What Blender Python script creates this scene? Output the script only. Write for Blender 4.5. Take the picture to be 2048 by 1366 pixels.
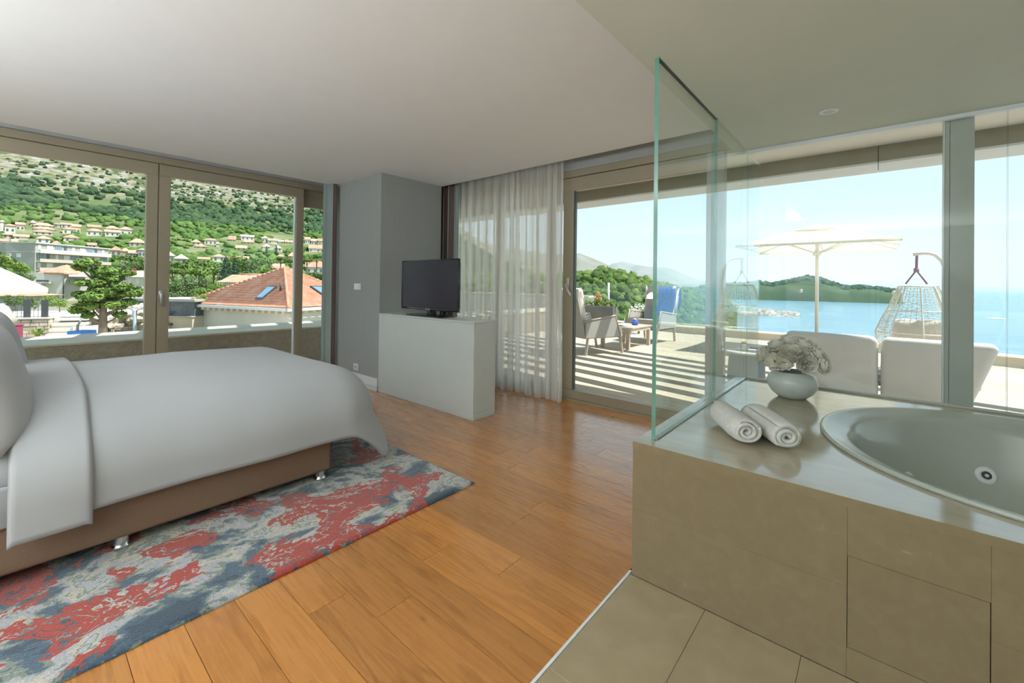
import bpy, bmesh, math, random
import numpy as np
from math import sin, cos, pi, radians, sqrt, atan2, hypot
from mathutils import Vector, Matrix, noise as mnoise

for o in list(bpy.data.objects):
    bpy.data.objects.remove(o)
S = bpy.context.scene
COL = S.collection
random.seed(7)

# ------------------------------------------------------------------ camera
FPX, CX, CY, EYE = 853.44, 1023.8, 562.27, 1.28
_yaw, _pit, _rol = radians(40.5946), radians(0.41059), radians(0.70908)
_F = Vector((-sin(_yaw) * cos(_pit), cos(_yaw) * cos(_pit), sin(_pit)))
_r = Vector((cos(_yaw), sin(_yaw), 0.0))
_u = _r.cross(_F)
_R = _r * cos(_rol) + _u * sin(_rol)
_U = -_r * sin(_rol) + _u * cos(_rol)
_C = Vector((0, 0, EYE))
cam = bpy.data.cameras.new('camera')
cam.sensor_width = 36.0
cam.lens = FPX / 2048 * 36.0
cam.shift_x = (1024 - CX) / 2048
cam.shift_y = -(683 - CY) / 2048
cam.clip_start = 0.05
cam.clip_end = 30000
camo = bpy.data.objects.new('camera', cam)
COL.objects.link(camo)
camo.matrix_world = Matrix(((_R.x, _U.x, -_F.x, 0), (_R.y, _U.y, -_F.y, 0), (_R.z, _U.z, -_F.z, EYE), (0, 0, 0, 1)))
S.camera = camo

# survey helpers: where a sight line through the photograph meets a plane of the place
def ray(px, py):
    return _F + _R * ((px - CX) / FPX) - _U * ((py - CY) / FPX)
def PZ(px, py, z):
    d = ray(px, py); return _C + d * ((z - EYE) / d.z)
def PX(px, py, x):
    d = ray(px, py); return _C + d * (x / d.x)
def PY(px, py, y):
    d = ray(px, py); return _C + d * (y / d.y)
def PD(px, py, dist):
    d = ray(px, py); return _C + d * (dist / hypot(d.x, d.y))
def slope(px, py):
    d = ray(px, py); return d.z / hypot(d.x, d.y)

# ------------------------------------------------------------------ sky, sun, fill lights, exposure
S.view_settings.view_transform = 'Standard'
S.view_settings.look = 'None'
S.view_settings.gamma = 1.0
S.view_settings.use_curve_mapping = False
S.view_settings.exposure = 0.42
S.cycles.transparent_max_bounces = 32
S.cycles.volume_bounces = 2

W = bpy.data.worlds.new('sky'); S.world = W
W.use_nodes = True
nt = W.node_tree; nt.nodes.clear()
tc = nt.nodes.new('ShaderNodeTexCoord'); sp = nt.nodes.new('ShaderNodeSeparateXYZ')
nt.links.new(tc.outputs['Generated'], sp.inputs[0])
cr = nt.nodes.new('ShaderNodeValToRGB')
cr.color_ramp.elements[0].position = 0.0; cr.color_ramp.elements[0].color = (0.83, 0.955, 1.0, 1)
cr.color_ramp.elements[1].position = 0.9; cr.color_ramp.elements[1].color = (0.30, 0.52, 0.86, 1)
e = cr.color_ramp.elements.new(0.28); e.color = (0.72, 0.90, 1.0, 1)
nt.links.new(sp.outputs['Z'], cr.inputs[0])
bg = nt.nodes.new('ShaderNodeBackground'); bg.inputs['Strength'].default_value = 0.80
nt.links.new(cr.outputs[0], bg.inputs[0])
wo = nt.nodes.new('ShaderNodeOutputWorld'); nt.links.new(bg.outputs[0], wo.inputs[0])

SUN_EL, SUN_AZ = radians(61), radians(36)      # azimuth measured from +x (along the terrace) toward +y (the sea)
sun = bpy.data.lights.new('sun', 'SUN'); sun.energy = 5.6; sun.angle = radians(0.6); sun.color = (1.0, 0.955, 0.88)
suno = bpy.data.objects.new('sun', sun); COL.objects.link(suno)
_sd = Vector((cos(SUN_EL) * cos(SUN_AZ), cos(SUN_EL) * sin(SUN_AZ), sin(SUN_EL)))
suno.rotation_euler = _sd.to_track_quat('Z', 'Y').to_euler(); suno.location = (0, 0, 60)

def area(name, loc, sx, sy, power, color, up=True, rot=None):
    l = bpy.data.lights.new(name, 'AREA'); l.shape = 'RECTANGLE'; l.size = sx; l.size_y = sy; l.energy = power; l.color = color
    o = bpy.data.objects.new(name, l); COL.objects.link(o); o.location = loc
    o.rotation_euler = rot if rot else ((pi, 0, 0) if up else (0, 0, 0))
    return o
# added fill lights behind the camera, aimed up to brighten ceilings and room
area('bedroom_fill', (-1.7, -2.15, 1.38), 4.0, 1.0, 195, (0.88, 0.955, 1.0))
area('bathroom_fill', (1.0, -1.9, 1.38), 1.8, 1.0, 34, (0.92, 0.98, 1.0))

# ------------------------------------------------------------------ materials
MATS = {}
def nmat(name):
    m = bpy.data.materials.new(name); m.use_nodes = True
    MATS[name] = m
    return m, m.node_tree, m.node_tree.nodes['Principled BSDF']
def rgba(c): return (c[0], c[1], c[2], 1)
def M(name, col, rough=0.5, metal=0.0, var=0.06, scale=6.0, bump=0.0, bscale=60.0, spec=0.5, stretch=(1, 1, 1), sheen=0.0, detail=4.0):
    m, t, b = nmat(name)
    N, L = t.nodes, t.links
    b.inputs['Roughness'].default_value = rough; b.inputs['Metallic'].default_value = metal
    b.inputs['Specular IOR Level'].default_value = spec
    if sheen: b.inputs['Sheen Weight'].default_value = sheen
    tc = N.new('ShaderNodeTexCoord'); mp = N.new('ShaderNodeMapping'); mp.inputs['Scale'].default_value = stretch
    L.new(tc.outputs['Object'], mp.inputs[0])
    n = N.new('ShaderNodeTexNoise'); n.inputs['Scale'].default_value = scale; n.inputs['Detail'].default_value = detail
    L.new(mp.outputs[0], n.inputs['Vector'])
    r = N.new('ShaderNodeValToRGB')
    r.color_ramp.elements[0].position = 0.3; r.color_ramp.elements[1].position = 0.7
    r.color_ramp.elements[0].color = rgba([max(0, c * (1 - var)) for c in col])
    r.color_ramp.elements[1].color = rgba([min(1, c * (1 + var)) for c in col])
    L.new(n.outputs['Fac'], r.inputs[0]); L.new(r.outputs[0], b.inputs['Base Color'])
    if bump:
        n2 = N.new('ShaderNodeTexNoise'); n2.inputs['Scale'].default_value = bscale; n2.inputs['Detail'].default_value = 3
        L.new(mp.outputs[0], n2.inputs['Vector'])
        bp = N.new('ShaderNodeBump'); bp.inputs['Strength'].default_value = bump; bp.inputs['Distance'].default_value = 0.01
        L.new(n2.outputs['Fac'], bp.inputs['Height']); L.new(bp.outputs[0], b.inputs['Normal'])
    return m
def M2(name, stops, scale=4.0, rough=0.7, detail=6.0, dist=0.0, bump=0.0, bscale=40.0, bdist=0.02, stretch=(1, 1, 1), coord='Object', spec=0.4, randcol=0.0):
    """multi-stop noise colour"""
    m, t, b = nmat(name); N, L = t.nodes, t.links
    b.inputs['Roughness'].default_value = rough; b.inputs['Specular IOR Level'].default_value = spec
    tc = N.new('ShaderNodeTexCoord'); mp = N.new('ShaderNodeMapping'); mp.inputs['Scale'].default_value = stretch
    L.new(tc.outputs[coord], mp.inputs[0])
    n = N.new('ShaderNodeTexNoise'); n.inputs['Scale'].default_value = scale; n.inputs['Detail'].default_value = detail; n.inputs['Distortion'].default_value = dist
    L.new(mp.outputs[0], n.inputs['Vector'])
    r = N.new('ShaderNodeValToRGB'); el = r.color_ramp.elements
    while len(el) > 1: el.remove(el[-1])
    el[0].position = stops[0][0]; el[0].color = rgba(stops[0][1])
    for p, c in stops[1:]:
        q = el.new(p); q.color = rgba(c)
    L.new(n.outputs['Fac'], r.inputs[0])
    out = r.outputs[0]
    if randcol:
        oi = N.new('ShaderNodeObjectInfo'); hs = N.new('ShaderNodeHueSaturation')
        mr = N.new('ShaderNodeMapRange'); mr.inputs['To Min'].default_value = 1 - randcol; mr.inputs['To Max'].default_value = 1 + randcol
        L.new(oi.outputs['Random'], mr.inputs[0]); L.new(mr.outputs[0], hs.inputs['Value']); L.new(out, hs.inputs['Color']); out = hs.outputs[0]
    L.new(out, b.inputs['Base Color'])
    if bump:
        n2 = N.new('ShaderNodeTexNoise'); n2.inputs['Scale'].default_value = bscale; n2.inputs['Detail'].default_value = 4
        L.new(mp.outputs[0], n2.inputs['Vector'])
        bp = N.new('ShaderNodeBump'); bp.inputs['Strength'].default_value = bump; bp.inputs['Distance'].default_value = bdist
        L.new(n2.outputs['Fac'], bp.inputs['Height']); L.new(bp.outputs[0], b.inputs['Normal'])
    return m
def glassmat(name, tint, f0=0.04, edge=None):
    m = bpy.data.materials.new(name); m.use_nodes = True; MATS[name] = m
    t = m.node_tree; t.nodes.clear(); N, L = t.nodes, t.links
    g = N.new('ShaderNodeNewGeometry'); dp = N.new('ShaderNodeVectorMath'); dp.operation = 'DOT_PRODUCT'
    L.new(g.outputs['Incoming'], dp.inputs[0]); L.new(g.outputs['Normal'], dp.inputs[1])
    a = N.new('ShaderNodeMath'); a.operation = 'ABSOLUTE'; L.new(dp.outputs['Value'], a.inputs[0])
    s = N.new('ShaderNodeMath'); s.operation = 'SUBTRACT'; s.inputs[0].default_value = 1.0; L.new(a.outputs[0], s.inputs[1])
    p = N.new('ShaderNodeMath'); p.operation = 'POWER'; p.inputs[1].default_value = 5.0; L.new(s.outputs[0], p.inputs[0])
    ma = N.new('ShaderNodeMath'); ma.operation = 'MULTIPLY_ADD'; ma.inputs[1].default_value = 1 - f0; ma.inputs[2].default_value = f0; L.new(p.outputs[0], ma.inputs[0])
    tr = N.new('ShaderNodeBsdfTransparent'); tr.inputs[0].default_value = rgba(tint)
    gl = N.new('ShaderNodeBsdfGlossy'); gl.inputs['Roughness'].default_value = 0.0; gl.inputs['Color'].default_value = (0.95, 1, 0.98, 1)
    mx = N.new('ShaderNodeMixShader'); L.new(ma.outputs[0], mx.inputs[0]); L.new(tr.outputs[0], mx.inputs[1]); L.new(gl.outputs[0], mx.inputs[2])
    o = N.new('ShaderNodeOutputMaterial'); L.new(mx.outputs[0], o.inputs[0])
    return m

M('wall_paper', (0.36, 0.375, 0.365), 0.8, var=0.05, scale=3, stretch=(40, 40, 1.2), bump=0.15, bscale=30)
M('pocket_grey', (0.50, 0.51, 0.51), 0.8)
M('ceiling_white', (0.85, 0.86, 0.86), 0.9, var=0.01)
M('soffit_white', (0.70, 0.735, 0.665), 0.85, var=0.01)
M('white_paint', (0.80, 0.83, 0.85), 0.35, var=0.02)
M('bronze_alu', (0.40, 0.345, 0.25), 0.42, metal=0.25, var=0.03, scale=2)
M('grey_alu', (0.50, 0.51, 0.465), 0.45, metal=0.1, var=0.03)
M('chrome', (0.75, 0.77, 0.8), 0.12, metal=1.0, var=0.02)
M('satin_steel', (0.62, 0.62, 0.62), 0.3, metal=1.0, var=0.02)
M('black_gloss', (0.012, 0.012, 0.014), 0.12, var=0.1)
M('screen_black', (0.030, 0.024, 0.034), 0.22, var=0.1, spec=0.25)
M('lacquer_white', (0.62, 0.655, 0.63), 0.35, var=0.015)
M('plastic_white', (0.82, 0.83, 0.84), 0.35, var=0.01)
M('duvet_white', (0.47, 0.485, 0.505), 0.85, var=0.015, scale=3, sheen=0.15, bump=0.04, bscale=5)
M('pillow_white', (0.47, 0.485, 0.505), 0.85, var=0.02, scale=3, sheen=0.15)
M('base_taupe', (0.27, 0.175, 0.115), 0.85, var=0.06, scale=120, bump=0.15, bscale=300)
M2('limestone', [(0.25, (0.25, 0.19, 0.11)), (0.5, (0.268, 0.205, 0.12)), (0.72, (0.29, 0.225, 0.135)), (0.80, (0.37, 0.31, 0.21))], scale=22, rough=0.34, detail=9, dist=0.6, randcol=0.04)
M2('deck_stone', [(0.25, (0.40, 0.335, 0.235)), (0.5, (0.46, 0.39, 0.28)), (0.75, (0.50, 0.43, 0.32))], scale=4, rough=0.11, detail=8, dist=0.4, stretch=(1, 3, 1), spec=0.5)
MATS['deck_stone'].node_tree.nodes['Principled BSDF'].inputs['IOR'].default_value = 3.2
M2('tile_stone', [(0.25, (0.38, 0.30, 0.185)), (0.5, (0.41, 0.325, 0.205)), (0.75, (0.44, 0.355, 0.23))], scale=9, rough=0.28, detail=9, dist=0.4, randcol=0.03)
M('tub_acrylic', (0.47, 0.50, 0.45), 0.12, var=0.01, spec=0.6)
M2('towel', [(0.3, (0.70, 0.68, 0.65)), (0.7, (0.80, 0.78, 0.75))], scale=60, rough=0.95, bump=0.6, bscale=260, bdist=0.004)
M('ceramic', (0.56, 0.60, 0.57), 0.15, var=0.03)
M2('petal', [(0.3, (0.95, 0.90, 0.78)), (0.55, (0.97, 0.95, 0.88)), (0.75, (0.95, 0.80, 0.72))], scale=9, rough=0.7)
M('petal_white', (0.96, 0.94, 0.87), 0.7, var=0.05)
M('stamen', (0.72, 0.42, 0.06), 0.7, var=0.2)
M('leaf_dark', (0.05, 0.10, 0.035), 0.5, var=0.3)
M2('decking', [(0.25, (0.50, 0.42, 0.315)), (0.5, (0.58, 0.50, 0.39)), (0.75, (0.65, 0.57, 0.46))], scale=3, rough=0.75, detail=6, stretch=(0.6, 12, 12), randcol=0.10)
M2('stucco', [(0.3, (0.42, 0.36, 0.26)), (0.7, (0.52, 0.46, 0.35))], scale=14, rough=0.95, bump=0.9, bscale=35, bdist=0.05)
M('coping', (0.64, 0.57, 0.42), 0.9, var=0.04)
M('terracotta', (0.50, 0.24, 0.14), 0.8, var=0.1)
M('fascia', (0.36, 0.33, 0.26), 0.6, var=0.04)
M('fascia_under', (0.80, 0.82, 0.82), 0.6, var=0.03)
M('roof_soffit', (0.90, 0.87, 0.80), 0.8, var=0.02)
M('sofa_white', (0.78, 0.77, 0.76), 0.8, var=0.03, scale=4)
M('chair_grey', (0.42, 0.41, 0.38), 0.7, var=0.05, scale=20, stretch=(1, 1, 8))
M('teak_grey', (0.50, 0.43, 0.35), 0.7, var=0.12, scale=8, stretch=(1, 1, 6))
M('cushion_cream', (0.72, 0.68, 0.60), 0.9, var=0.03)
M('umbrella_cloth', (0.83, 0.80, 0.70), 0.9, var=0.02)
M('umbrella_pole', (0.80, 0.76, 0.68), 0.5, var=0.03)
M('wicker', (0.80, 0.78, 0.70), 0.7, var=0.08, scale=30)
M('rope_purple', (0.28, 0.16, 0.22), 0.8, var=0.1)
M('planter_grey', (0.16, 0.155, 0.15), 0.8, var=0.1)
M('blue_towel', (0.03, 0.14, 0.60), 0.9, var=0.2, scale=12)
M('blue_glass', (0.10, 0.20, 0.70), 0.15, var=0.3)
M('drum_blue', (0.30, 0.36, 0.40), 0.6, var=0.05)
M('chair_blue', (0.16, 0.22, 0.33), 0.6, var=0.05)
M('paper', (0.78, 0.78, 0.76), 0.7, var=0.03)
M('drape_green', (0.30, 0.37, 0.355), 0.75, var=0.05, scale=3)
M('drape_brown', (0.17, 0.105, 0.095), 0.8, var=0.08, scale=3)
M('drape_beige', (0.50, 0.44, 0.38), 0.8, var=0.06)
M('drape_dark', (0.055, 0.05, 0.055), 0.8, var=0.08)
# outside
M('house_white', (0.72, 0.69, 0.63), 0.9, var=0.06, scale=0.4)
M('house_cream', (0.66, 0.58, 0.46), 0.9, var=0.06, scale=0.4)
M('house_grey', (0.46, 0.44, 0.41), 0.9, var=0.08, scale=0.4)
M('house_stone', (0.55, 0.49, 0.40), 0.9, var=0.14, scale=1.2)
M2('roof_tile', [(0.3, (0.56, 0.25, 0.16)), (0.55, (0.66, 0.33, 0.22)), (0.75, (0.74, 0.44, 0.31))], scale=1.2, rough=0.85, detail=8)
M2('roof_far', [(0.3, (0.55, 0.27, 0.18)), (0.7, (0.70, 0.40, 0.29))], scale=0.6, rough=0.9, randcol=0.15)
M('roof_pale', (0.66, 0.53, 0.40), 0.9, var=0.1, scale=1)
M('pane_dark', (0.10, 0.135, 0.16), 0.2, var=0.2)
M('pane_blue', (0.16, 0.30, 0.42), 0.15, var=0.2)
M('shutter_white', (0.80, 0.80, 0.78), 0.7, var=0.04)
M('balcony_beige', (0.60, 0.53, 0.42), 0.9, var=0.06)
M('railing_dark', (0.06, 0.065, 0.07), 0.5, var=0.1)
M('awning', (0.80, 0.80, 0.80), 0.8, var=0.02)
M2('stone_block', [(0.3, (0.42, 0.35, 0.26)), (0.5, (0.56, 0.49, 0.38)), (0.7, (0.66, 0.60, 0.50))], scale=2.2, rough=0.95, bump=0.5, bscale=8, randcol=0.12)
M('step_stone', (0.74, 0.70, 0.63), 0.9, var=0.05)
M2('rock', [(0.3, (0.30, 0.25, 0.19)), (0.5, (0.56, 0.49, 0.39)), (0.7, (0.70, 0.64, 0.55))], scale=0.9, rough=0.95, bump=1.0, bscale=5, bdist=0.2)
M('bin_maroon', (0.28, 0.05, 0.10), 0.6, var=0.06)
M('blue_plastic', (0.03, 0.22, 0.62), 0.5, var=0.06)
M('bark', (0.20, 0.15, 0.11), 0.95, var=0.25, scale=8, stretch=(1, 1, 0.25), bump=0.6, bscale=20)
M2('leaf_pine', [(0.3, (0.09, 0.16, 0.025)), (0.55, (0.17, 0.27, 0.05)), (0.8, (0.28, 0.38, 0.08))], scale=1.3, rough=0.8, detail=5)
M2('leaf_pine_far', [(0.3, (0.10, 0.17, 0.035)), (0.55, (0.18, 0.27, 0.06)), (0.8, (0.27, 0.36, 0.09))], scale=0.25, rough=0.85, detail=5, randcol=0.2)
M2('leaf_bright', [(0.3, (0.13, 0.21, 0.03)), (0.55, (0.21, 0.32, 0.05)), (0.8, (0.31, 0.42, 0.08))], scale=0.5, rough=0.8, randcol=0.15)
M2('leaf_olive', [(0.3, (0.10, 0.15, 0.065)), (0.7, (0.20, 0.27, 0.12))], scale=0.5, rough=0.85, randcol=0.15)
M2('leaf_cypress', [(0.3, (0.03, 0.07, 0.03)), (0.7, (0.06, 0.12, 0.05))], scale=0.6, rough=0.9)
M('flower_orange', (0.75, 0.42, 0.18), 0.7, var=0.2)
glassmat('glass_pane', (0.965, 0.985, 0.98), 0.02)
glassmat('glass_screen', (0.955, 0.988, 0.975), 0.04)
glassmat('glass_rail', (0.95, 0.985, 0.98), 0.03)
M('glass_edge', (0.13, 0.34, 0.27), 0.15, var=0.08, scale=3, spec=0.8)

# oak planks: each plank its own grain
m, t, b = nmat('oak'); N, L = t.nodes, t.links
tc = N.new('ShaderNodeTexCoord'); oi = N.new('ShaderNodeObjectInfo')
ml = N.new('ShaderNodeMath'); ml.operation = 'MULTIPLY'; ml.inputs[1].default_value = 83.0; L.new(oi.outputs['Random'], ml.inputs[0])
cb = N.new('ShaderNodeCombineXYZ'); L.new(ml.outputs[0], cb.inputs[0]); L.new(ml.outputs[0], cb.inputs[2])
ad = N.new('ShaderNodeVectorMath'); ad.operation = 'ADD'; L.new(tc.outputs['Object'], ad.inputs[0]); L.new(cb.outputs[0], ad.inputs[1])
mp = N.new('ShaderNodeMapping'); mp.inputs['Scale'].default_value = (1.1, 7.5, 1); L.new(ad.outputs[0], mp.inputs[0])
nz = N.new('ShaderNodeTexNoise'); nz.inputs['Scale'].default_value = 1.0; nz.inputs['Detail'].default_value = 2.0; L.new(mp.outputs[0], nz.inputs['Vector'])
sc = N.new('ShaderNodeMath'); sc.operation = 'MULTIPLY'; sc.inputs[1].default_value = 30.0; L.new(nz.outputs['Fac'], sc.inputs[0])
sn = N.new('ShaderNodeMath'); sn.operation = 'SINE'; L.new(sc.outputs[0], sn.inputs[0])
pw = N.new('ShaderNodeMapRange'); pw.inputs['From Min'].default_value = 0.45; pw.inputs['From Max'].default_value = 1.0; L.new(sn.outputs[0], pw.inputs[0])
mp2 = N.new('ShaderNodeMapping'); mp2.inputs['Scale'].default_value = (3.0, 90, 1); L.new(ad.outputs[0], mp2.inputs[0])
nf = N.new('ShaderNodeTexNoise'); nf.inputs['Scale'].default_value = 1.0; nf.inputs['Detail'].default_value = 5; L.new(mp2.outputs[0], nf.inputs['Vector'])
r1 = N.new('ShaderNodeValToRGB'); r1.color_ramp.elements[0].position = 0.3; r1.color_ramp.elements[0].color = (0.55, 0.215, 0.045, 1)
r1.color_ramp.elements[1].position = 0.75; r1.color_ramp.elements[1].color = (0.66, 0.285, 0.068, 1); L.new(nf.outputs['Fac'], r1.inputs[0])
mxg = N.new('ShaderNodeMix'); mxg.data_type = 'RGBA'; mxg.blend_type = 'MULTIPLY'
gm = N.new('ShaderNodeMath'); gm.operation = 'MULTIPLY'; gm.inputs[1].default_value = 0.32; L.new(pw.outputs[0], gm.inputs[0])
L.new(gm.outputs[0], mxg.inputs[0]); L.new(r1.outputs[0], mxg.inputs[6]); mxg.inputs[7].default_value = (0.62, 0.52, 0.44, 1)
hs = N.new('ShaderNodeHueSaturation'); mr = N.new('ShaderNodeMapRange'); mr.inputs['To Min'].default_value = 0.80; mr.inputs['To Max'].default_value = 1.14
L.new(oi.outputs['Random'], mr.inputs[0]); L.new(mr.outputs[0], hs.inputs['Value']); L.new(mxg.outputs[2], hs.inputs['Color'])
# knots
mp3 = N.new('ShaderNodeMapping'); mp3.inputs['Scale'].default_value = (1.3, 2.6, 1); L.new(ad.outputs[0], mp3.inputs[0])
vo = N.new('ShaderNodeTexVoronoi'); vo.inputs['Scale'].default_value = 1.6; L.new(mp3.outputs[0], vo.inputs['Vector'])
kr = N.new('ShaderNodeMapRange'); kr.inputs['From Min'].default_value = 0.012; kr.inputs['From Max'].default_value = 0.05; L.new(vo.outputs['Distance'], kr.inputs[0])
mk = N.new('ShaderNodeMix'); mk.data_type = 'RGBA'; L.new(kr.outputs[0], mk.inputs[0]); mk.inputs[6].default_value = (0.10, 0.035, 0.012, 1); L.new(hs.outputs[0], mk.inputs[7])
L.new(mk.outputs[2], b.inputs['Base Color'])
rr = N.new('ShaderNodeMapRange'); rr.inputs['To Min'].default_value = 0.20; rr.inputs['To Max'].default_value = 0.36; L.new(nf.outputs['Fac'], rr.inputs[0]); L.new(rr.outputs[0], b.inputs['Roughness']); b.inputs['Coat Weight'].default_value = 0.8; b.inputs['Coat Roughness'].default_value = 0.16; b.inputs['Coat IOR'].default_value = 1.6
bp = N.new('ShaderNodeBump'); bp.inputs['Strength'].default_value = 0.25; bp.inputs['Distance'].default_value = 0.004; bp.invert = True
L.new(pw.outputs[0], bp.inputs['Height']); L.new(bp.outputs[0], b.inputs['Normal'])

# hand-tufted rug
m, t, b = nmat('rug_wool'); N, L = t.nodes, t.links
b.inputs['Roughness'].default_value = 0.95; b.inputs['Sheen Weight'].default_value = 0.3
tc = N.new('ShaderNodeTexCoord'); mp = N.new('ShaderNodeMapping'); mp.inputs['Scale'].default_value = (1.35, 1.0, 1); mp.inputs['Rotation'].default_value = (0, 0, 0.35)
L.new(tc.outputs['Object'], mp.inputs[0])
def nz(scale, detail, dist, off):
    a = N.new('ShaderNodeVectorMath'); a.operation = 'ADD'; a.inputs[1].default_value = off; L.new(mp.outputs[0], a.inputs[0])
    n = N.new('ShaderNodeTexNoise'); n.inputs['Scale'].default_value = scale; n.inputs['Detail'].default_value = detail; n.inputs['Distortion'].default_value = dist; n.inputs['Roughness'].default_value = 0.62
    L.new(a.outputs[0], n.inputs['Vector']); return n.outputs['Fac']
def ramp(fac, stops, const=True):
    r = N.new('ShaderNodeValToRGB'); el = r.color_ramp.elements
    if const: r.color_ramp.interpolation = 'CONSTANT'
    while len(el) > 1: el.remove(el[-1])
    el[0].position = stops[0][0]; el[0].color = rgba(stops[0][1])
    for p, c in stops[1:]:
        q = el.new(p); q.color = rgba(c)
    L.new(fac, r.inputs[0]); return r.outputs[0]
base = ramp(nz(3.4, 5, 0.4, (3, 1, 0)), [(0, (0.05, 0.085, 0.13)), (0.41, (0.085, 0.14, 0.20)), (0.455, (0.25, 0.29, 0.245)), (0.485, (0.47, 0.47, 0.50)), (0.53, (0.62, 0.57, 0.46)), (0.565, (0.28, 0.33, 0.27)), (0.59, (0.52, 0.52, 0.56))])
redm = ramp(nz(2.3, 5, 0.35, (11, 5, 0)), [(0, (0, 0, 0)), (0.522, (1, 1, 1)), (0.562, (0, 0, 0)), (0.574, (1, 1, 1))])
mx = N.new('ShaderNodeMix'); mx.data_type = 'RGBA'; L.new(redm, mx.inputs[0]); L.new(base, mx.inputs[6]); mx.inputs[7].default_value = (0.47, 0.06, 0.04, 1)
fine = ramp(nz(120, 2, 0, (0, 0, 0)), [(0.25, (0.62, 0.62, 0.62)), (0.75, (1.15, 1.15, 1.15))], False)
mu = N.new('ShaderNodeMix'); mu.data_type = 'RGBA'; mu.blend_type = 'MULTIPLY'; mu.inputs[0].default_value = 1.0; L.new(mx.outputs[2], mu.inputs[6]); L.new(fine, mu.inputs[7])
L.new(mu.outputs[2], b.inputs['Base Color'])
bp = N.new('ShaderNodeBump'); bp.inputs['Strength'].default_value = 0.8; bp.inputs['Distance'].default_value = 0.006
L.new(fine, bp.inputs['Height']); L.new(bp.outputs[0], b.inputs['Normal'])

# sheer voile
m = bpy.data.materials.new('voile'); m.use_nodes = True; MATS['voile'] = m
t = m.node_tree; t.nodes.clear(); N, L = t.nodes, t.links
d = N.new('ShaderNodeBsdfDiffuse'); d.inputs[0].default_value = (0.93, 0.93, 0.90, 1)
tl = N.new('ShaderNodeBsdfTranslucent'); tl.inputs[0].default_value = (0.98, 0.98, 0.97, 1)
tp = N.new('ShaderNodeBsdfTransparent')
a1 = N.new('ShaderNodeMixShader'); a1.inputs[0].default_value = 0.75; L.new(d.outputs[0], a1.inputs[1]); L.new(tl.outputs[0], a1.inputs[2])
tc = N.new('ShaderNodeTexCoord'); mp = N.new('ShaderNodeMapping'); mp.inputs['Scale'].default_value = (17, 17, 0.5); L.new(tc.outputs['Object'], mp.inputs[0])
n = N.new('ShaderNodeTexNoise'); n.inputs['Scale'].default_value = 1; n.inputs['Detail'].default_value = 3; L.new(mp.outputs[0], n.inputs['Vector'])
mr = N.new('ShaderNodeMapRange'); mr.inputs['From Min'].default_value = 0.3; mr.inputs['From Max'].default_value = 0.7; mr.inputs['To Min'].default_value = 0.5; mr.inputs['To Max'].default_value = 0.88; L.new(n.outputs['Fac'], mr.inputs[0])
a2 = N.new('ShaderNodeMixShader'); L.new(mr.outputs[0], a2.inputs[0]); L.new(tp.outputs[0], a2.inputs[1]); L.new(a1.outputs[0], a2.inputs[2])
o = N.new('ShaderNodeOutputMaterial'); L.new(a2.outputs[0], o.inputs[0])
# umbrella canopy lets light through
mm = MATS['umbrella_cloth']; t = mm.node_tree; N, L = t.nodes, t.links
tl = N.new('ShaderNodeBsdfTranslucent'); tl.inputs[0].default_value = (0.85, 0.80, 0.62, 1)
mx = N.new('ShaderNodeMixShader'); mx.inputs[0].default_value = 0.4
L.new(t.nodes['Principled BSDF'].outputs[0], mx.inputs[1]); L.new(tl.outputs[0], mx.inputs[2])
L.new(mx.outputs[0], t.nodes['Material Output'].inputs[0])

for pn in ('petal', 'petal_white'):
    t = MATS[pn].node_tree; tl = t.nodes.new('ShaderNodeBsdfTranslucent'); tl.inputs[0].default_value = (0.95, 0.90, 0.78, 1)
    mx = t.nodes.new('ShaderNodeMixShader'); mx.inputs[0].default_value = 0.25
    t.links.new(t.nodes['Principled BSDF'].outputs[0], mx.inputs[1]); t.links.new(tl.outputs[0], mx.inputs[2]); t.links.new(mx.outputs[0], t.nodes['Material Output'].inputs[0])

# ------------------------------------------------------------------ builders
def tag(o, label=None, cat=None, group=None, kind=None):
    if label: o['label'] = label
    if cat: o['category'] = cat
    if group: o['group'] = group
    if kind: o['kind'] = kind
    return o
def thing(name, label, cat, loc=(0, 0, 0), group=None):
    o = bpy.data.objects.new(name, None); COL.objects.link(o); o.location = loc; o.empty_display_size = 0.1
    return tag(o, label, cat, group)
def setting(name, loc=(0, 0, 0)):
    o = bpy.data.objects.new(name, None); COL.objects.link(o); o.location = loc
    return tag(o, kind='structure')
def adopt(o, parent):
    # parent keeps world coordinates of the mesh (top-level parents are only translated while building)
    o.parent = parent
    chain = Vector((0, 0, 0)); p = parent
    loc = Vector(p.location)
    if p.parent is None:
        o.matrix_parent_inverse = Matrix.Translation(-loc)
    return o
def link_mesh(name, me, mat, parent=None, smooth=False):
    if mat is not None:
        for mm in (mat if isinstance(mat, (list, tuple)) else [mat]):
            me.materials.append(MATS[mm])
    if smooth:
        me.polygons.foreach_set('use_smooth', [True] * len(me.polygons))
    o = bpy.data.objects.new(name, me); COL.objects.link(o)
    if parent is not None: adopt(o, parent)
    return o
def bm_obj(name, bm, mat, parent=None, smooth=False):
    me = bpy.data.meshes.new(name); bmesh.ops.recalc_face_normals(bm, faces=bm.faces[:]); bm.to_mesh(me); bm.free()
    return link_mesh(name, me, mat, parent, smooth)
def py_obj(name, v, f, mat, parent=None, smooth=False):
    me = bpy.data.meshes.new(name); me.from_pydata([tuple(p) for p in v], [], f); me.update()
    return link_mesh(name, me, mat, parent, smooth)
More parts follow.
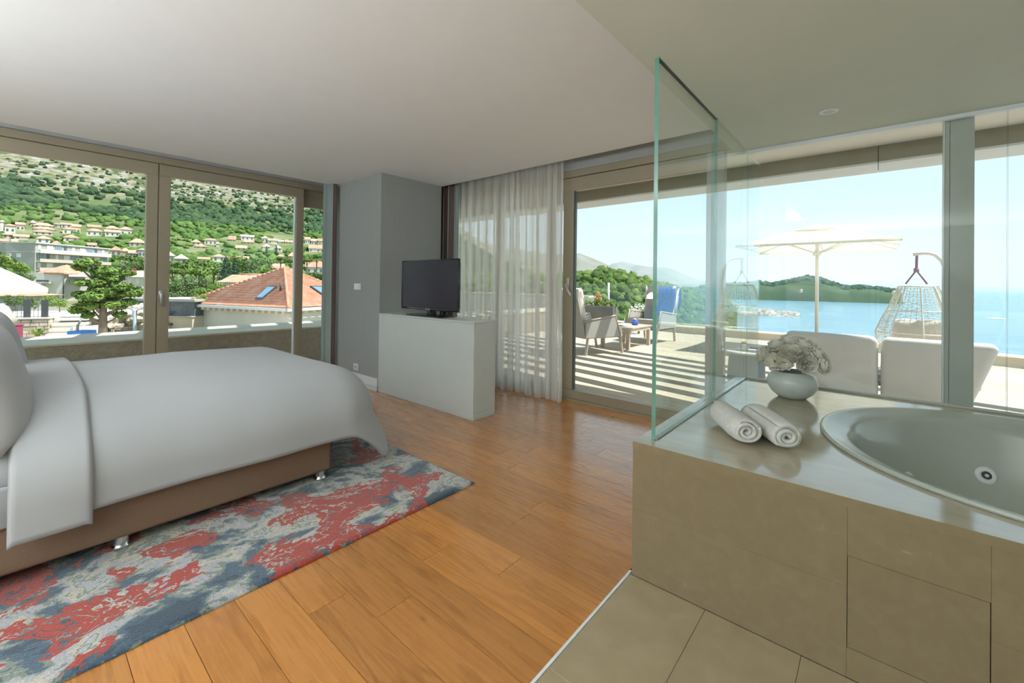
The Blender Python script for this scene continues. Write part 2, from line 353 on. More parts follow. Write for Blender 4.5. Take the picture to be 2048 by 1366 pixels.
def add_box(bm, x0, x1, y0, y1, z0, z1, bev=0.0, seg=2, mat=None):
    if mat is None: mat = Matrix.Identity(4)
    r = bmesh.ops.create_cube(bm, size=1.0)
    vs = r['verts']
    for v in vs:
        v.co = mat @ Vector(((x0 + x1) / 2 + v.co.x * (x1 - x0), (y0 + y1) / 2 + v.co.y * (y1 - y0), (z0 + z1) / 2 + v.co.z * (z1 - z0)))
    if bev:
        es = {e for v in vs for e in v.link_edges}
        bmesh.ops.bevel(bm, geom=list(es), offset=bev, segments=seg, affect='EDGES', profile=0.5)
def box(name, mat, x0, x1, y0, y1, z0, z1, parent=None, bev=0.0, seg=2, smooth=False, tm=None):
    bm = bmesh.new(); add_box(bm, x0, x1, y0, y1, z0, z1, bev, seg, tm)
    return bm_obj(name, bm, mat, parent, smooth)
def boxes(name, mat, lst, parent=None, bev=0.0):
    bm = bmesh.new()
    for b_ in lst: add_box(bm, *b_, bev=bev)
    return bm_obj(name, bm, mat, parent)
def add_tube(bm, pts, r, n=8, cap=True, r2=None):
    pts = [Vector(p) for p in pts]; rings = []
    k = len(pts)
    for i, p in enumerate(pts):
        d = (pts[min(i + 1, k - 1)] - pts[max(i - 1, 0)]).normalized()
        a = Vector((0, 0, 1)) if abs(d.z) < 0.9 else Vector((1, 0, 0))
        s = d.cross(a).normalized(); w = s.cross(d)
        rad = r if r2 is None else r + (r2 - r) * i / max(1, k - 1)
        rings.append([bm.verts.new(p + (s * cos(2 * pi * j / n) + w * sin(2 * pi * j / n)) * rad) for j in range(n)])
    for i in range(k - 1):
        for j in range(n):
            bm.faces.new((rings[i][j], rings[i][(j + 1) % n], rings[i + 1][(j + 1) % n], rings[i + 1][j]))
    if cap:
        bm.faces.new(rings[0][::-1]); bm.faces.new(rings[-1])
def tube(name, mat, pts, r, parent=None, n=8, r2=None):
    bm = bmesh.new(); add_tube(bm, pts, r, n, True, r2); return bm_obj(name, bm, mat, parent, True)
def lathe(name, mat, prof, cx, cy, parent=None, n=40, sx=1.0, sy=1.0, close=False):
    v, f = [], []
    for r, z in prof:
        for j in range(n):
            a = 2 * pi * j / n; v.append((cx + r * cos(a) * sx, cy + r * sin(a) * sy, z))
    for i in range(len(prof) - 1):
        for j in range(n):
            f.append((i * n + j, i * n + (j + 1) % n, (i + 1) * n + (j + 1) % n, (i + 1) * n + j))
    if prof[0][0] > 1e-6: f.append(tuple(range(n))[::-1])
    if prof[-1][0] > 1e-6 and close: f.append(tuple((len(prof) - 1) * n + j for j in range(n)))
    return py_obj(name, v, f, mat, parent, True)
def copy_tree(o, loc=None, rz=None, scale=None, label=None):
    c = o.copy(); COL.objects.link(c)
    if loc is not None: c.location = loc
    if rz is not None: c.rotation_euler = (0, 0, rz)
    if scale is not None: c.scale = scale if hasattr(scale, '__len__') else (scale,) * 3
    if label: c['label'] = label
    for ch in o.children:
        d_ = ch.copy(); COL.objects.link(d_); d_.parent = c
        for g in ch.children:
            e_ = g.copy(); COL.objects.link(e_); e_.parent = d_
    return c
def ordinal(i):
    names = ['first', 'second', 'third', 'fourth', 'fifth', 'sixth', 'seventh', 'eighth', 'ninth', 'tenth', 'eleventh', 'twelfth', 'thirteenth', 'fourteenth', 'fifteenth', 'sixteenth', 'seventeenth', 'eighteenth', 'nineteenth', 'twentieth']
    return names[i]
def glass_box(name, mat, x0, x1, y0, y1, z0, z1, parent, edge='glass_edge', normal='y'):
    bm = bmesh.new(); add_box(bm, x0, x1, y0, y1, z0, z1)
    ax = 'xyz'.index(normal)
    bm.normal_update()
    for f_ in bm.faces:
        f_.material_index = 0 if abs(f_.normal[ax]) > 0.5 else 1
    me = bpy.data.meshes.new(name); bm.to_mesh(me); bm.free()
    return link_mesh(name, me, [mat, edge], parent)
# ================================================================== ROOM SHELL
CEIL, SOF, DECK = 2.58, 2.31, 0.59
XW, YT, YB = -5.85, 4.03, 3.60          # left glazing, terrace doors, bath glazing
rnd = random.Random(3)

# --- wooden floor: one object per plank
floor = setting('floor')
box('subfloor', 'planter_grey', -6.0, 2.4, -2.7, 4.15, -0.16, -0.022, floor)
PWD = 0.1625
row = 0
y = 0.916 - PWD * 22
ends = {22: [-1.443], 21: [-1.443 - 0.9], 24: [-1.586], 25: [-1.262], 28: [-1.50]}
while y < YT - 0.01:
    y1 = min(y + PWD, YT)
    cuts = [-5.86]
    if y1 > -2.7:
        x = -5.86 + rnd.uniform(0.4, 1.6)
        while x < -1.4:
            cuts.append(x); x += rnd.uniform(1.1, 1.95)
        for c in ends.get(row, []):
            cuts = [q for q in cuts if abs(q - c) > 0.5] + [c]
        cuts = sorted(cuts) + [-0.84]
        for a, c in zip(cuts[:-1], cuts[1:]):
            bm = bmesh.new(); add_box(bm, a + 0.0009, c - 0.0009, y + 0.0009, y1 - 0.0009, -0.02, 0.0)
            bm_obj('plank', bm, 'oak', floor)
    y += PWD; row += 1
# --- bathroom floor tiles
tiles = setting('floor_tiles')
for i in range(10):
    for j in range(8):
        x0 = -0.829 + i * 0.3165; y1 = 1.80 - j * 0.62
        if x0 > 2.3 or y1 < -2.6: continue
        bm = bmesh.new(); add_box(bm, x0 + 0.0006, x0 + 0.3165 - 0.0006, y1 - 0.62 + 0.0006, y1 - 0.0006, -0.02, 0.0, bev=0.001, seg=1)
        bm_obj('tile', bm, 'tile_stone', tiles)
tag(box('trim_1', 'white_paint', -0.8405, -0.8295, -2.6, 1.82, -0.02, 0.0025, bev=0.001), kind='structure')

# --- ceilings
c_ = setting('ceiling')
box('ceiling_slab', 'ceiling_white', -5.57, -0.835, -2.7, 3.73, CEIL, 2.80, c_)
box('ceiling_soffit', 'soffit_white', -0.835, 2.35, -2.7, 3.66, SOF, 2.80, c_)
boxes('curtain_pocket', 'pocket_grey', [(-6.0, -5.57, -2.7, 4.2, 2.78, 2.82), (-5.57, -0.835, 3.73, 4.2, 2.78, 2.82), (-5.98, -5.87, -2.7, 2.86, 2.602, 2.78), (-4.7, -0.80, 4.05, 4.2, 2.552, 2.78)], c_)
boxes('curtain_track', 'white_paint', [(-4.68, -0.9, 3.86, 3.92, 2.74, 2.78), (-5.66, -5.60, -1.5, 2.8, 2.74, 2.78)], c_)
# --- walls
wp = setting('wall_pillar')
boxes('wall_core', 'wall_paper', [(-5.43, -4.45, 2.805, 3.72, 0, 2.585), (-5.96, -5.43, 2.87, 4.18, -0.1, 2.80), (-5.43, -4.70, 3.72, 4.18, -0.1, 2.80)], wp)
tag(boxes('wall_back', 'wall_paper', [(-6.0, 2.4, -2.8, -2.7, -0.02, 2.8)]), kind='structure')
tag(boxes('wall_right', 'wall_paper', [(2.30, 2.40, -2.7, 3.66, -0.02, 2.8)]), kind='structure')
tag(boxes('wall_left', 'wall_paper', [(-6.0, -5.86, -2.7, -1.3, -0.02, 2.6)]), kind='structure')
bb = setting('baseboard_left')
boxes('board', 'white_paint', [(-5.43, -4.455, 2.787, 2.804, 0.048, 0.140)], bb, bev=0.003)
boxes('shoe_moulding', 'white_paint', [(-5.43, -4.455, 2.780, 2.804, 0.001, 0.044)], bb, bev=0.003)
box('board_cap', 'white_paint', -5.43, -4.455, 2.791, 2.804, 0.141, 0.147, bb)

# --- left glazing
w1 = setting('window_1')
F = -5.85
def fr(name, y0, y1, z0, z1, x0=F - 0.07, x1=F, mat='bronze_alu', bev=0.004, par=None):
    return box(name, mat, x0, x1, y0, y1, z0, z1, par or w1, bev=bev, seg=1)
fr('head_frame', -1.3, 2.87, 2.527, 2.602, F - 0.12, F + 0.02)
fr('sill_frame', -1.3, 2.87, -0.02, 0.03, F - 0.12, F + 0.02)
for (a, b2, nm) in ((-1.3, 0.992, 0), (1.002, 2.52, 1)):
    fr('sash_top_rail', a, b2, 2.40, 2.524)
    fr('sash_bottom_rail', a, b2, 0.03, 0.145)
st = fr('sash_stile', 0.897, 0.993, 0.145, 2.40)
fr('stile_groove', 0.9935, 1.0005, 0.03, 2.524, F - 0.06, F - 0.008)
st2 = fr('sash_stile', 1.001, 1.10, 0.145, 2.40)
fr('sash_stile', 2.425, 2.52, 0.145, 2.40)
fr('glazing_bead', 2.405, 2.424, 0.145, 2.40, F - 0.05, F - 0.012, 'white_paint')
fr('fixed_top_rail', 2.52, 2.87, 2.30, 2.45, F - 0.16, F - 0.10)
fr('fixed_bottom_rail', 2.52, 2.87, 0.03, 0.16, F - 0.16, F - 0.10)
fr('fixed_head', 2.50, 2.87, 2.45, 2.53, F - 0.17, F - 0.11)
glass_box('pane', 'glass_pane', F - 0.045, F - 0.035, -1.3, 0.905, 0.14, 2.405, w1, normal='x')
glass_box('pane', 'glass_pane', F - 0.045, F - 0.035, 1.095, 2.41, 0.14, 2.405, w1, normal='x')
glass_box('pane', 'glass_pane', F - 0.135, F - 0.125, 2.49, 2.87, 0.15, 2.31, w1, normal='x')
hp = PX(322, 598, F + 0.03)
hb = bmesh.new(); add_box(hb, F, F + 0.012, hp.y - 0.016, hp.y + 0.016, hp.z - 0.03, hp.z + 0.09, 0.004); add_box(hb, F + 0.012, F + 0.05, hp.y - 0.009, hp.y + 0.009, hp.z + 0.045, hp.z + 0.065, 0.003)
add_box(hb, F + 0.036, F + 0.052, hp.y - 0.011, hp.y + 0.011, hp.z - 0.075, hp.z + 0.07, 0.005)
bm_obj('handle', hb, 'satin_steel', st2, True)

# --- terrace sliding doors
d1 = setting('door_1')
def df(name, x0, x1, z0, z1, y0=YT, y1=YT + 0.07, mat='bronze_alu', bev=0.004):
    return box(name, mat, x0, x1, y0, y1, z0, z1, d1, bev=bev, seg=1)
df('head_frame', -4.70, -0.80, 2.475, 2.552, YT - 0.02, YT + 0.12)
df('threshold', -4.70, -0.80, -0.02, 0.022, YT - 0.02, YT + 0.14)
df('sash_top_rail', -2.70, -1.17, 2.325, 2.472)
df('sash_bottom_rail', -2.70, -1.17, 0.022, 0.118)
dst = df('sash_stile', -2.70, -2.562, 0.118, 2.325)
df('sash_stile', -1.17, -1.02, 0.022, 2.475, YT, YT + 0.08, 'grey_alu')
df('gasket', -2.562, -2.557, 0.118, 2.325, YT + 0.01, YT + 0.06, 'railing_dark', 0.0)
df('fixed_top_rail', -4.70, -2.70, 2.325, 2.472, YT + 0.05, YT + 0.11)
df('fixed_bottom_rail', -4.70, -2.70, 0.022, 0.118, YT + 0.05, YT + 0.11)
df('sash_stile', -2.97, -2.87, 0.118, 2.325, YT + 0.05, YT + 0.11)
df('sash_stile', -3.78, -3.68, 0.118, 2.325, YT + 0.05, YT + 0.11)
df('sash_stile', -4.70, -4.62, 0.118, 2.325, YT + 0.05, YT + 0.11)
glass_box('pane', 'glass_pane', -2.556, -1.165, YT + 0.03, YT + 0.04, 0.112, 2.33, d1)
glass_box('pane', 'glass_pane', -3.685, -2.965, YT + 0.075, YT + 0.085, 0.112, 2.33, d1)
glass_box('pane', 'glass_pane', -4.625, -3.775, YT + 0.075, YT + 0.085, 0.112, 2.33, d1)
glass_box('pane', 'glass_pane', -1.025, -0.80, YT + 0.03, YT + 0.04, 0.022, 2.48, d1, edge='glass_pane')
hb = bmesh.new(); add_box(hb, -2.645, -2.61, YT - 0.012, YT, 1.20, 1.36, 0.004)
add_box(hb, -2.637, -2.618, YT - 0.05, YT - 0.012, 1.265, 1.29, 0.003)
hm = Matrix.Translation((-2.627, YT - 0.045, 1.275)) @ Matrix.Rotation(radians(-28), 4, 'Y')
add_box(hb, -0.011, 0.011, -0.008, 0.008, -0.13, 0.012, 0.004, 2, hm)
bm_obj('handle', hb, 'satin_steel', dst, True)

# --- bath glazing
w2 = setting('window_2')
box('top_channel', 'white_paint', -0.752, 2.30, YB - 0.012, YB + 0.022, SOF - 0.022, SOF, w2)
box('bottom_seal', 'grey_alu', -0.752, 2.30, YB - 0.006, YB + 0.016, DECK + 0.001, DECK + 0.014, w2)
glass_box('pane', 'glass_pane', -0.748, 0.547, YB, YB + 0.01, DECK + 0.005, SOF - 0.006, w2)
glass_box('pane', 'glass_pane', 0.551, 2.30, YB, YB + 0.01, DECK + 0.005, SOF - 0.006, w2)
glass_box('pane', 'glass_pane', -0.762, -0.752, YB, YT + 0.03, DECK - 0.5, SOF - 0.006, w2, edge='glass_pane', normal='x')
cm = setting('trim_2')
box('mullion', 'grey_alu', 0.327, 0.428, 3.645, 3.79, -0.02, 2.62, cm, bev=0.004)
box('mullion_strip', 'grey_alu', 0.305, 0.326, 3.65, 3.78, -0.02, 2.62, cm, bev=0.002)
box('mullion_bead', 'white_paint', 0.3005, 0.3045, 3.645, 3.70, -0.02, 2.62, cm)

# --- glass screen between bedroom and bath
gs = thing('glass_screen', 'tall clear glass screen with green edges standing on the bath surround', 'glass screen', (-0.76, 1.875, DECK))
glass_box('pane', 'glass_screen', -0.769, -0.751, 1.875, 2.806, DECK + 0.002, SOF, gs, normal='x')
glass_box('pane', 'glass_screen', -0.769, -0.751, 2.809, YB - 0.008, DECK + 0.002, SOF, gs, edge='glass_rail', normal='x')
box('silicone_bead', 'grey_alu', -0.7505, -0.746, 1.88, YB - 0.008, DECK + 0.0005, DECK + 0.006, gs)

# ================================================================== BATH SURROUND AND TUB
TCX, TCY, TRX, TRY = 0.555, 2.685, 0.77, 0.755
bs = thing('bath_surround', 'beige limestone bath surround with a polished top and access panel', 'bath surround', (-0.82, 1.80, 0))
# polished deck with a round hole for the tub
def deck_mesh():
    x0, x1, y0, y1, z1, z0 = -0.822, 2.295, 1.798, YB + 0.02, DECK, DECK - 0.03
    n = 96; hr = 0.965
    inner = [(TCX + TRX * hr * cos(2 * pi * k / n), TCY + TRY * hr * sin(2 * pi * k / n)) for k in range(n)]
    outer = []
    for k in range(n):
        a = 2 * pi * k / n; dx, dy = cos(a), sin(a)
        tt = min([((x1 if dx > 0 else x0) - TCX) / dx if abs(dx) > 1e-9 else 1e9, ((y1 if dy > 0 else y0) - TCY) / dy if abs(dy) > 1e-9 else 1e9])
        outer.append((TCX + dx * tt, TCY + dy * tt))
    # snap nearest outer points to the corners
    for c in ((x0, y0), (x1, y0), (x0, y1), (x1, y1)):
        k = min(range(n), key=lambda q: hypot(outer[q][0] - c[0], outer[q][1] - c[1])); outer[k] = c
    v, f = [], []
    for (z) in (z1, z0):
        v += [(p[0], p[1], z) for p in inner] + [(p[0], p[1], z) for p in outer]
    for k in range(n):
        j = (k + 1) % n
        f.append((k, n + k, n + j, j)); f.append((2 * n + k, 2 * n + j, 3 * n + j, 3 * n + k))
        f.append((k, j, 2 * n + j, 2 * n + k)); f.append((n + k, 3 * n + k, 3 * n + j, n + j))
    return v, f
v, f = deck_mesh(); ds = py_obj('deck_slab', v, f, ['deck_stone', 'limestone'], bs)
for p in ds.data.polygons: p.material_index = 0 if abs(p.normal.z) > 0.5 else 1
zt = DECK - 0.0305
# apron: stone panels around the access panel
ax0, ax1, az0, az1 = -0.072, 0.247, 0.099, 0.40
def pan(n_, x0, x1, z0, z1, y0=1.80, y1=1.82, g=0.0003):
    box(n_, 'limestone', x0 + g, x1 - g, y0, y1, z0 + g, z1 - g, bs)
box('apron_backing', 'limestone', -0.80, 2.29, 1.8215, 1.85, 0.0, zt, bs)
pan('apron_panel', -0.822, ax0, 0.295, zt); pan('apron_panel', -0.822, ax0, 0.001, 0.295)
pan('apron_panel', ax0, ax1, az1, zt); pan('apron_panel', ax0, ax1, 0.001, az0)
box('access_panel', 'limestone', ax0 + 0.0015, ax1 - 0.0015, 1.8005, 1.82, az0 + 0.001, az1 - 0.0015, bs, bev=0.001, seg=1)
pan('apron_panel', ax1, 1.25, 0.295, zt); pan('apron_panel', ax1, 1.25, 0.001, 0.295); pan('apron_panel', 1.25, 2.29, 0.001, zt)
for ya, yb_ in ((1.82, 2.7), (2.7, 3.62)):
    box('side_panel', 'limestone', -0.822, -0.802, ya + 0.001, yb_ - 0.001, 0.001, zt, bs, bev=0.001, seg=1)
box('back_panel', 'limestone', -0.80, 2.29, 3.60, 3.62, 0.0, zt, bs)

tub = thing('whirlpool_bath', 'round pale whirlpool bath sunk into the limestone surround', 'bathtub', (TCX, TCY, 0.1))
prof = [(0.0, 0.165), (0.30, 0.167), (0.42, 0.175), (0.50, 0.20), (0.55, 0.26), (0.59, 0.36), (0.625, 0.47), (0.643, 0.53), (0.650, 0.553), (0.658, 0.567), (0.668, 0.577), (0.680, 0.5835), (0.70, 0.589), (0.725, 0.595), (0.748, 0.602), (0.762, 0.6065), (0.770, 0.6055), (0.7725, 0.599), (0.772, DECK + 0.0008), (0.742, DECK + 0.0006), (0.735, 0.55), (0.70, 0.50), (0.64, 0.30), (0.55, 0.15), (0.40, 0.13), (0.0, 0.13)]
pr = [(r / 0.77, z) for r, z in prof]
n = 120
v, f = [], []
for r, z in pr:
    for j in range(n):
        a = 2 * pi * j / n
        # arm-rest bulge on the near-left shoulder
        q = 1.0
        if 0.25 < z < 0.56 and r < 0.93: q = 1.0 - 0.05 * math.exp(-((a - 2.7) / 0.42) ** 2) * sin(pi * (z - 0.25) / 0.31)
        v.append((TCX + r * q * TRX * cos(a), TCY + r * q * TRY * sin(a), z))
for i in range(len(pr) - 1):
    for j in range(n):
        f.append((i * n + j, i * n + (j + 1) % n, (i + 1) * n + (j + 1) % n, (i + 1) * n + j))
py_obj('tub_shell', v, f, 'tub_acrylic', tub, True)
def jet(px, py, s=1.0):
    # nearest hit of the sight line with the tub wall (radial profile search)
    d = ray(px, py); best = None
    for k in range(400):
        p = _C + d * (2.0 + k * 0.01)
        rr_ = hypot((p.x - TCX) / TRX, (p.y - TCY) / TRY)
        for (ra, za), (rb, zb) in zip(pr[:12], pr[1:12]):
            if za <= p.z <= zb or zb <= p.z <= za:
                t_ = (p.z - za) / (zb - za + 1e-9); rw = ra + (rb - ra) * t_
                if rr_ >= rw and p.y > TCY - 0.3: best = (p, Vector((TCX - p.x, TCY - p.y, 0)).normalized(), (rb - ra) * TRX, zb - za)
        if best: break
    if not best: return
    p, nrm, dr, dz = best
    up = Vector((-nrm.x * dr, -nrm.y * dr, dz)).normalized()
    nn = (nrm * dz + Vector((0, 0, 1)) * dr).normalized()
    q = nn.to_track_quat('Z', 'Y').to_matrix().to_4x4()
    mt = Matrix.Translation(p + nn * 0.002) @ q
    vv, ff = [], []
    prf = [(0.0, 0.004), (0.006, 0.004), (0.009, 0.010), (0.012, 0.004), (0.017, 0.003), (0.020, 0.011), (0.036, 0.011), (0.042, 0.006), (0.043, -0.004)]
    for r_, z_ in prf:
        for j in range(28):
            a = 2 * pi * j / 28; vv.append(mt @ Vector((r_ * s * cos(a), r_ * s * sin(a), z_)))
    for i in range(len(prf) - 1):
        for j in range(28): ff.append((i * 28 + j, i * 28 + (j + 1) % 28, (i + 1) * 28 + (j + 1) % 28, (i + 1) * 28 + j))
    jo = py_obj('jet', vv, ff, 'plastic_white', tub, True)
    vv2 = [mt @ Vector((0.0195 * s * cos(2 * pi * j / 28), 0.0195 * s * sin(2 * pi * j / 28), 0.0118)) for j in range(28)] + [mt @ Vector((0.0085 * s * cos(2 * pi * j / 28), 0.0085 * s * sin(2 * pi * j / 28), 0.0119)) for j in range(28)]
    py_obj('nozzle_ring', vv2, [(j, (j + 1) % 28, 28 + (j + 1) % 28, 28 + j) for j in range(28)], 'railing_dark', jo, True)
jet(1971, 951); jet(1812, 957)

# ================================================================== CEILING LAMP
dl = thing('recessed_downlight', 'small round white recessed downlight in the bathroom ceiling', 'lamp', (-0.22, 3.08, SOF))
lathe('bezel', 'plastic_white', [(0.028, SOF + 0.012), (0.030, SOF - 0.003), (0.036, SOF - 0.006), (0.044, SOF - 0.005), (0.047, SOF - 0.0005)], -0.22, 3.08, dl, 36)
lathe('lens', 'lacquer_white', [(0.0, SOF - 0.001), (0.029, SOF - 0.0012)], -0.22, 3.08, dl, 36)
# ================================================================== FURNITURE
# --- TV cabinet
cab = thing('media_cabinet', 'low white lacquered media cabinet in front of the pillar wall', 'cabinet', (-3.65, 2.94, 0))
X0, X1, Y0, Y1, CT = -4.446, -2.852, 2.798, 3.092, 0.922
box('carcass', 'lacquer_white', X0 + 0.012, X1 - 0.012, Y0 + 0.012, Y1 - 0.012, 0.003, CT - 0.017, cab)
box('plinth_front', 'lacquer_white', X0, X1 - 0.001, Y0 + 0.002, Y0 + 0.014, 0.001, 0.0655, cab, bev=0.001, seg=1)
box('plinth_side', 'lacquer_white', X1 - 0.013, X1 - 0.001, Y0 + 0.015, Y1 - 0.001, 0.001, 0.0655, cab, bev=0.001, seg=1)
box('front_panel', 'lacquer_white', X0, X1 - 0.001, Y0, Y0 + 0.012, 0.067, CT - 0.0185, cab, bev=0.0012, seg=1)
box('side_panel', 'lacquer_white', X1 - 0.012, X1, Y0 + 0.014, Y1 - 0.018, 0.067, CT - 0.0185, cab, bev=0.0012, seg=1)
box('back_panel', 'lacquer_white', X0, X1, Y1 - 0.016, Y1, 0.001, CT - 0.0185, cab, bev=0.0012, seg=1)
box('cabinet_top', 'lacquer_white', X0, X1 + 0.001, Y0 - 0.001, Y1 + 0.001, CT - 0.017, CT, cab, bev=0.0015, seg=1)
# --- television
tv = thing('television', 'flat black television on a glossy pedestal on the white cabinet', 'television', (-3.71, 2.95, CT))
tx0, tx1, tz0, tz1, ty = -4.205, -3.232, 0.985, 1.536, 2.935
box('rear_shell', 'black_gloss', tx0 + 0.02, tx1 - 0.02, ty + 0.022, ty + 0.055, tz0 + 0.03, tz1 - 0.03, tv, bev=0.012, smooth=True)
bm = bmesh.new()
for a in ((tx0, tx1, tz1 - 0.013, tz1), (tx0, tx1, tz0, tz0 + 0.022), (tx0, tx0 + 0.012, tz0 + 0.0221, tz1 - 0.0131), (tx1 - 0.012, tx1, tz0 + 0.0221, tz1 - 0.0131)):
    add_box(bm, a[0], a[1], ty, ty + 0.024, a[2], a[3], 0.003)
bz = bm_obj('bezel', bm, 'black_gloss', tv, True)
box('screen', 'screen_black', tx0 + 0.011, tx1 - 0.011, ty + 0.004, ty + 0.02, tz0 + 0.021, tz1 - 0.012, tv)
# maker's name on the lower bezel, as flat silver lettering
cu = bpy.data.curves.new('lettering', 'FONT'); cu.body = 'SAMSUNG'; cu.size = 0.017; cu.extrude = 0.0004; cu.align_x = 'CENTER'
to = bpy.data.objects.new('tmp_text', cu); COL.objects.link(to); bpy.context.view_layer.update()
me = bpy.data.meshes.new_from_object(to.evaluated_get(bpy.context.evaluated_depsgraph_get())); bpy.data.objects.remove(to)
me.transform(Matrix.Translation(((tx0 + tx1) / 2, ty - 0.0006, tz0 + 0.005)) @ Matrix.Rotation(pi / 2, 4, 'X'))
me.materials.clear(); link_mesh('lettering', me, 'satin_steel', bz)
bm = bmesh.new(); add_box(bm, -3.76, -3.62, ty + 0.015, ty + 0.045, CT + 0.014, tz0 + 0.05, 0.006); bm_obj('neck', bm, 'black_gloss', tv, True)
bm = bmesh.new(); add_box(bm, -3.99, -3.40, 2.85, 3.045, CT + 0.0005, CT + 0.014, 0.005); bm_obj('pedestal', bm, 'black_gloss', tv, True)

# --- light switch, socket
sw = thing('light_switch', 'white double light switch on the grey pillar wall', 'switch', (-4.945, 2.80, 1.225))
box('plate', 'plastic_white', -5.022, -4.868, 2.795, 2.8048, 1.187, 1.265, sw, bev=0.003)
box('rocker', 'plastic_white', -5.005, -4.915, 2.790, 2.7955, 1.199, 1.253, sw, bev=0.002)
box('rocker', 'plastic_white', -4.912, -4.884, 2.790, 2.7955, 1.199, 1.253, sw, bev=0.002)
so = thing('wall_socket', 'white power socket low on the grey pillar wall', 'socket', (-4.95, 2.80, 0.22))
box('plate', 'plastic_white', -5.005, -4.895, 2.795, 2.8048, 0.180, 0.262, so, bev=0.003)
bm = bmesh.new(); mt = Matrix.Translation((-4.95, 2.7945, 0.221)) @ Matrix.Rotation(pi / 2, 4, 'X')
bmesh.ops.create_cone(bm, cap_ends=True, segments=24, radius1=0.026, radius2=0.024, depth=0.004, matrix=mt); bm_obj('insert', bm, 'lacquer_white', so)
bm = bmesh.new()
for dx in (-0.009, 0.009):
    bmesh.ops.create_cone(bm, cap_ends=True, segments=10, radius1=0.004, radius2=0.004, depth=0.003, matrix=Matrix.Translation((-4.95 + dx, 2.7918, 0.221)) @ Matrix.Rotation(pi / 2, 4, 'X'))
bm_obj('contact', bm, 'railing_dark', so)

# --- rug
RX0, RX1, RY0, RY1 = -4.9, -1.952, -0.55, 1.935
nx, ny = 150, 120
v, f = [], []
for j in range(ny + 1):
    for i in range(nx + 1):
        x = RX0 + (RX1 - RX0) * i / nx; y = RY0 + (RY1 - RY0) * j / ny
        e = min(i, nx - i, j, ny - j)
        z = 0.017 + 0.0025 * mnoise.noise(Vector((x * 40, y * 40, 0))) if e > 0 else 0.009
        if e == 0: x += 0.003 * mnoise.noise(Vector((x * 30, y * 30, 3))); y += 0.003 * mnoise.noise(Vector((x * 30, y * 30, 9)))
        v.append((x, y, z))
for j in range(ny):
    for i in range(nx):
        a = j * (nx + 1) + i; f.append((a, a + 1, a + nx + 2, a + nx + 1))
rim = [i for i in range(nx + 1)] + [j * (nx + 1) + nx for j in range(1, ny + 1)] + [ny * (nx + 1) + i for i in range(nx - 1, -1, -1)] + [j * (nx + 1) for j in range(ny - 1, 0, -1)]
b0 = len(v)
for k in rim: v.append((v[k][0], v[k][1], 0.001))
for q in range(len(rim)):
    q2 = (q + 1) % len(rim); f.append((rim[q2], rim[q], b0 + q, b0 + q2))
rug = py_obj('rug', v, f, 'rug_wool', None, True)
tag(rug, 'abstract red, blue and cream tufted rug under the bed', 'rug')

# --- bed
BX0, BX1, BY0, BY1 = -4.46, -2.66, -0.70, 1.345
bed = thing('bed', 'double bed with a brown upholstered base on chrome feet', 'bed', ((BX0 + BX1) / 2, 0.3, 0))
bm = bmesh.new(); add_box(bm, BX0, BX1, BY0, BY1, 0.075, 0.34, 0.022, 3); bm_obj('base', bm, 'base_taupe', bed, True)
for fx in (BX0 + 0.05, -3.56, -2.71):
    for fy in (-0.62, 0.345, 1.322 - 0.03):
        lathe('foot', 'chrome', [(0.0, 0.018), (0.034, 0.018), (0.036, 0.022), (0.036, 0.030), (0.031, 0.034), (0.030, 0.05), (0.030, 0.078)], fx, fy, bed, 24)
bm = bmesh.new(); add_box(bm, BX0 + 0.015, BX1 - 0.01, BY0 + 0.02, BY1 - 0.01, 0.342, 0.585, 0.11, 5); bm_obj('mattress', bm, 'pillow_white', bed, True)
# fitted side skirt of the sheet near the pillows
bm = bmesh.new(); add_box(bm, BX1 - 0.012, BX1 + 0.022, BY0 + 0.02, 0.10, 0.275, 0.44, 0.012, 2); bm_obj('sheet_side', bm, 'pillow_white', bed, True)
bm = bmesh.new(); add_box(bm, BX0, BX1, BY0 - 0.10, BY0 - 0.002, 0.05, 1.15, 0.03, 3); bm_obj('headboard', bm, 'base_taupe', bed, True)

# duvet: a soft sheet draped over the mattress
WX = 0.59           # half width of the flat top
CXB = -3.52
def drape(a, b, top, L, R, flare, sag=True):
    ea = max(0.0, abs(a) - WX); eb = max(0.0, b - L)
    m_ = hypot(ea, eb)
    if ea > 0 and eb > 0 and m_ > 0.84: ea, eb, m_ = ea * 0.84 / m_, eb * 0.84 / m_, 0.84
    sa = 1 if a >= 0 else -1
    x = CXB + max(-WX, min(WX, a)); y = min(b, L); z = top
    u_ = max(-1, min(1, a / (WX + 0.2)))
    z += 0.055 * (1 - u_ * u_) * min(1, max(0, (L + 0.10 - b) / 0.7)) if sag else 0
    if m_ > 1e-6:
        th = min(m_ / R, pi / 2); ext = max(0, m_ - R * pi / 2)
        out = R * sin(th) + flare * ext; dn = R * (1 - cos(th)) + ext * sqrt(max(0, 1 - flare * flare))
        x += sa * out * ea / m_; y += out * eb / m_; z -= dn
    return Vector((x, y, z))
def fl(ea, eb):
    return 0.02
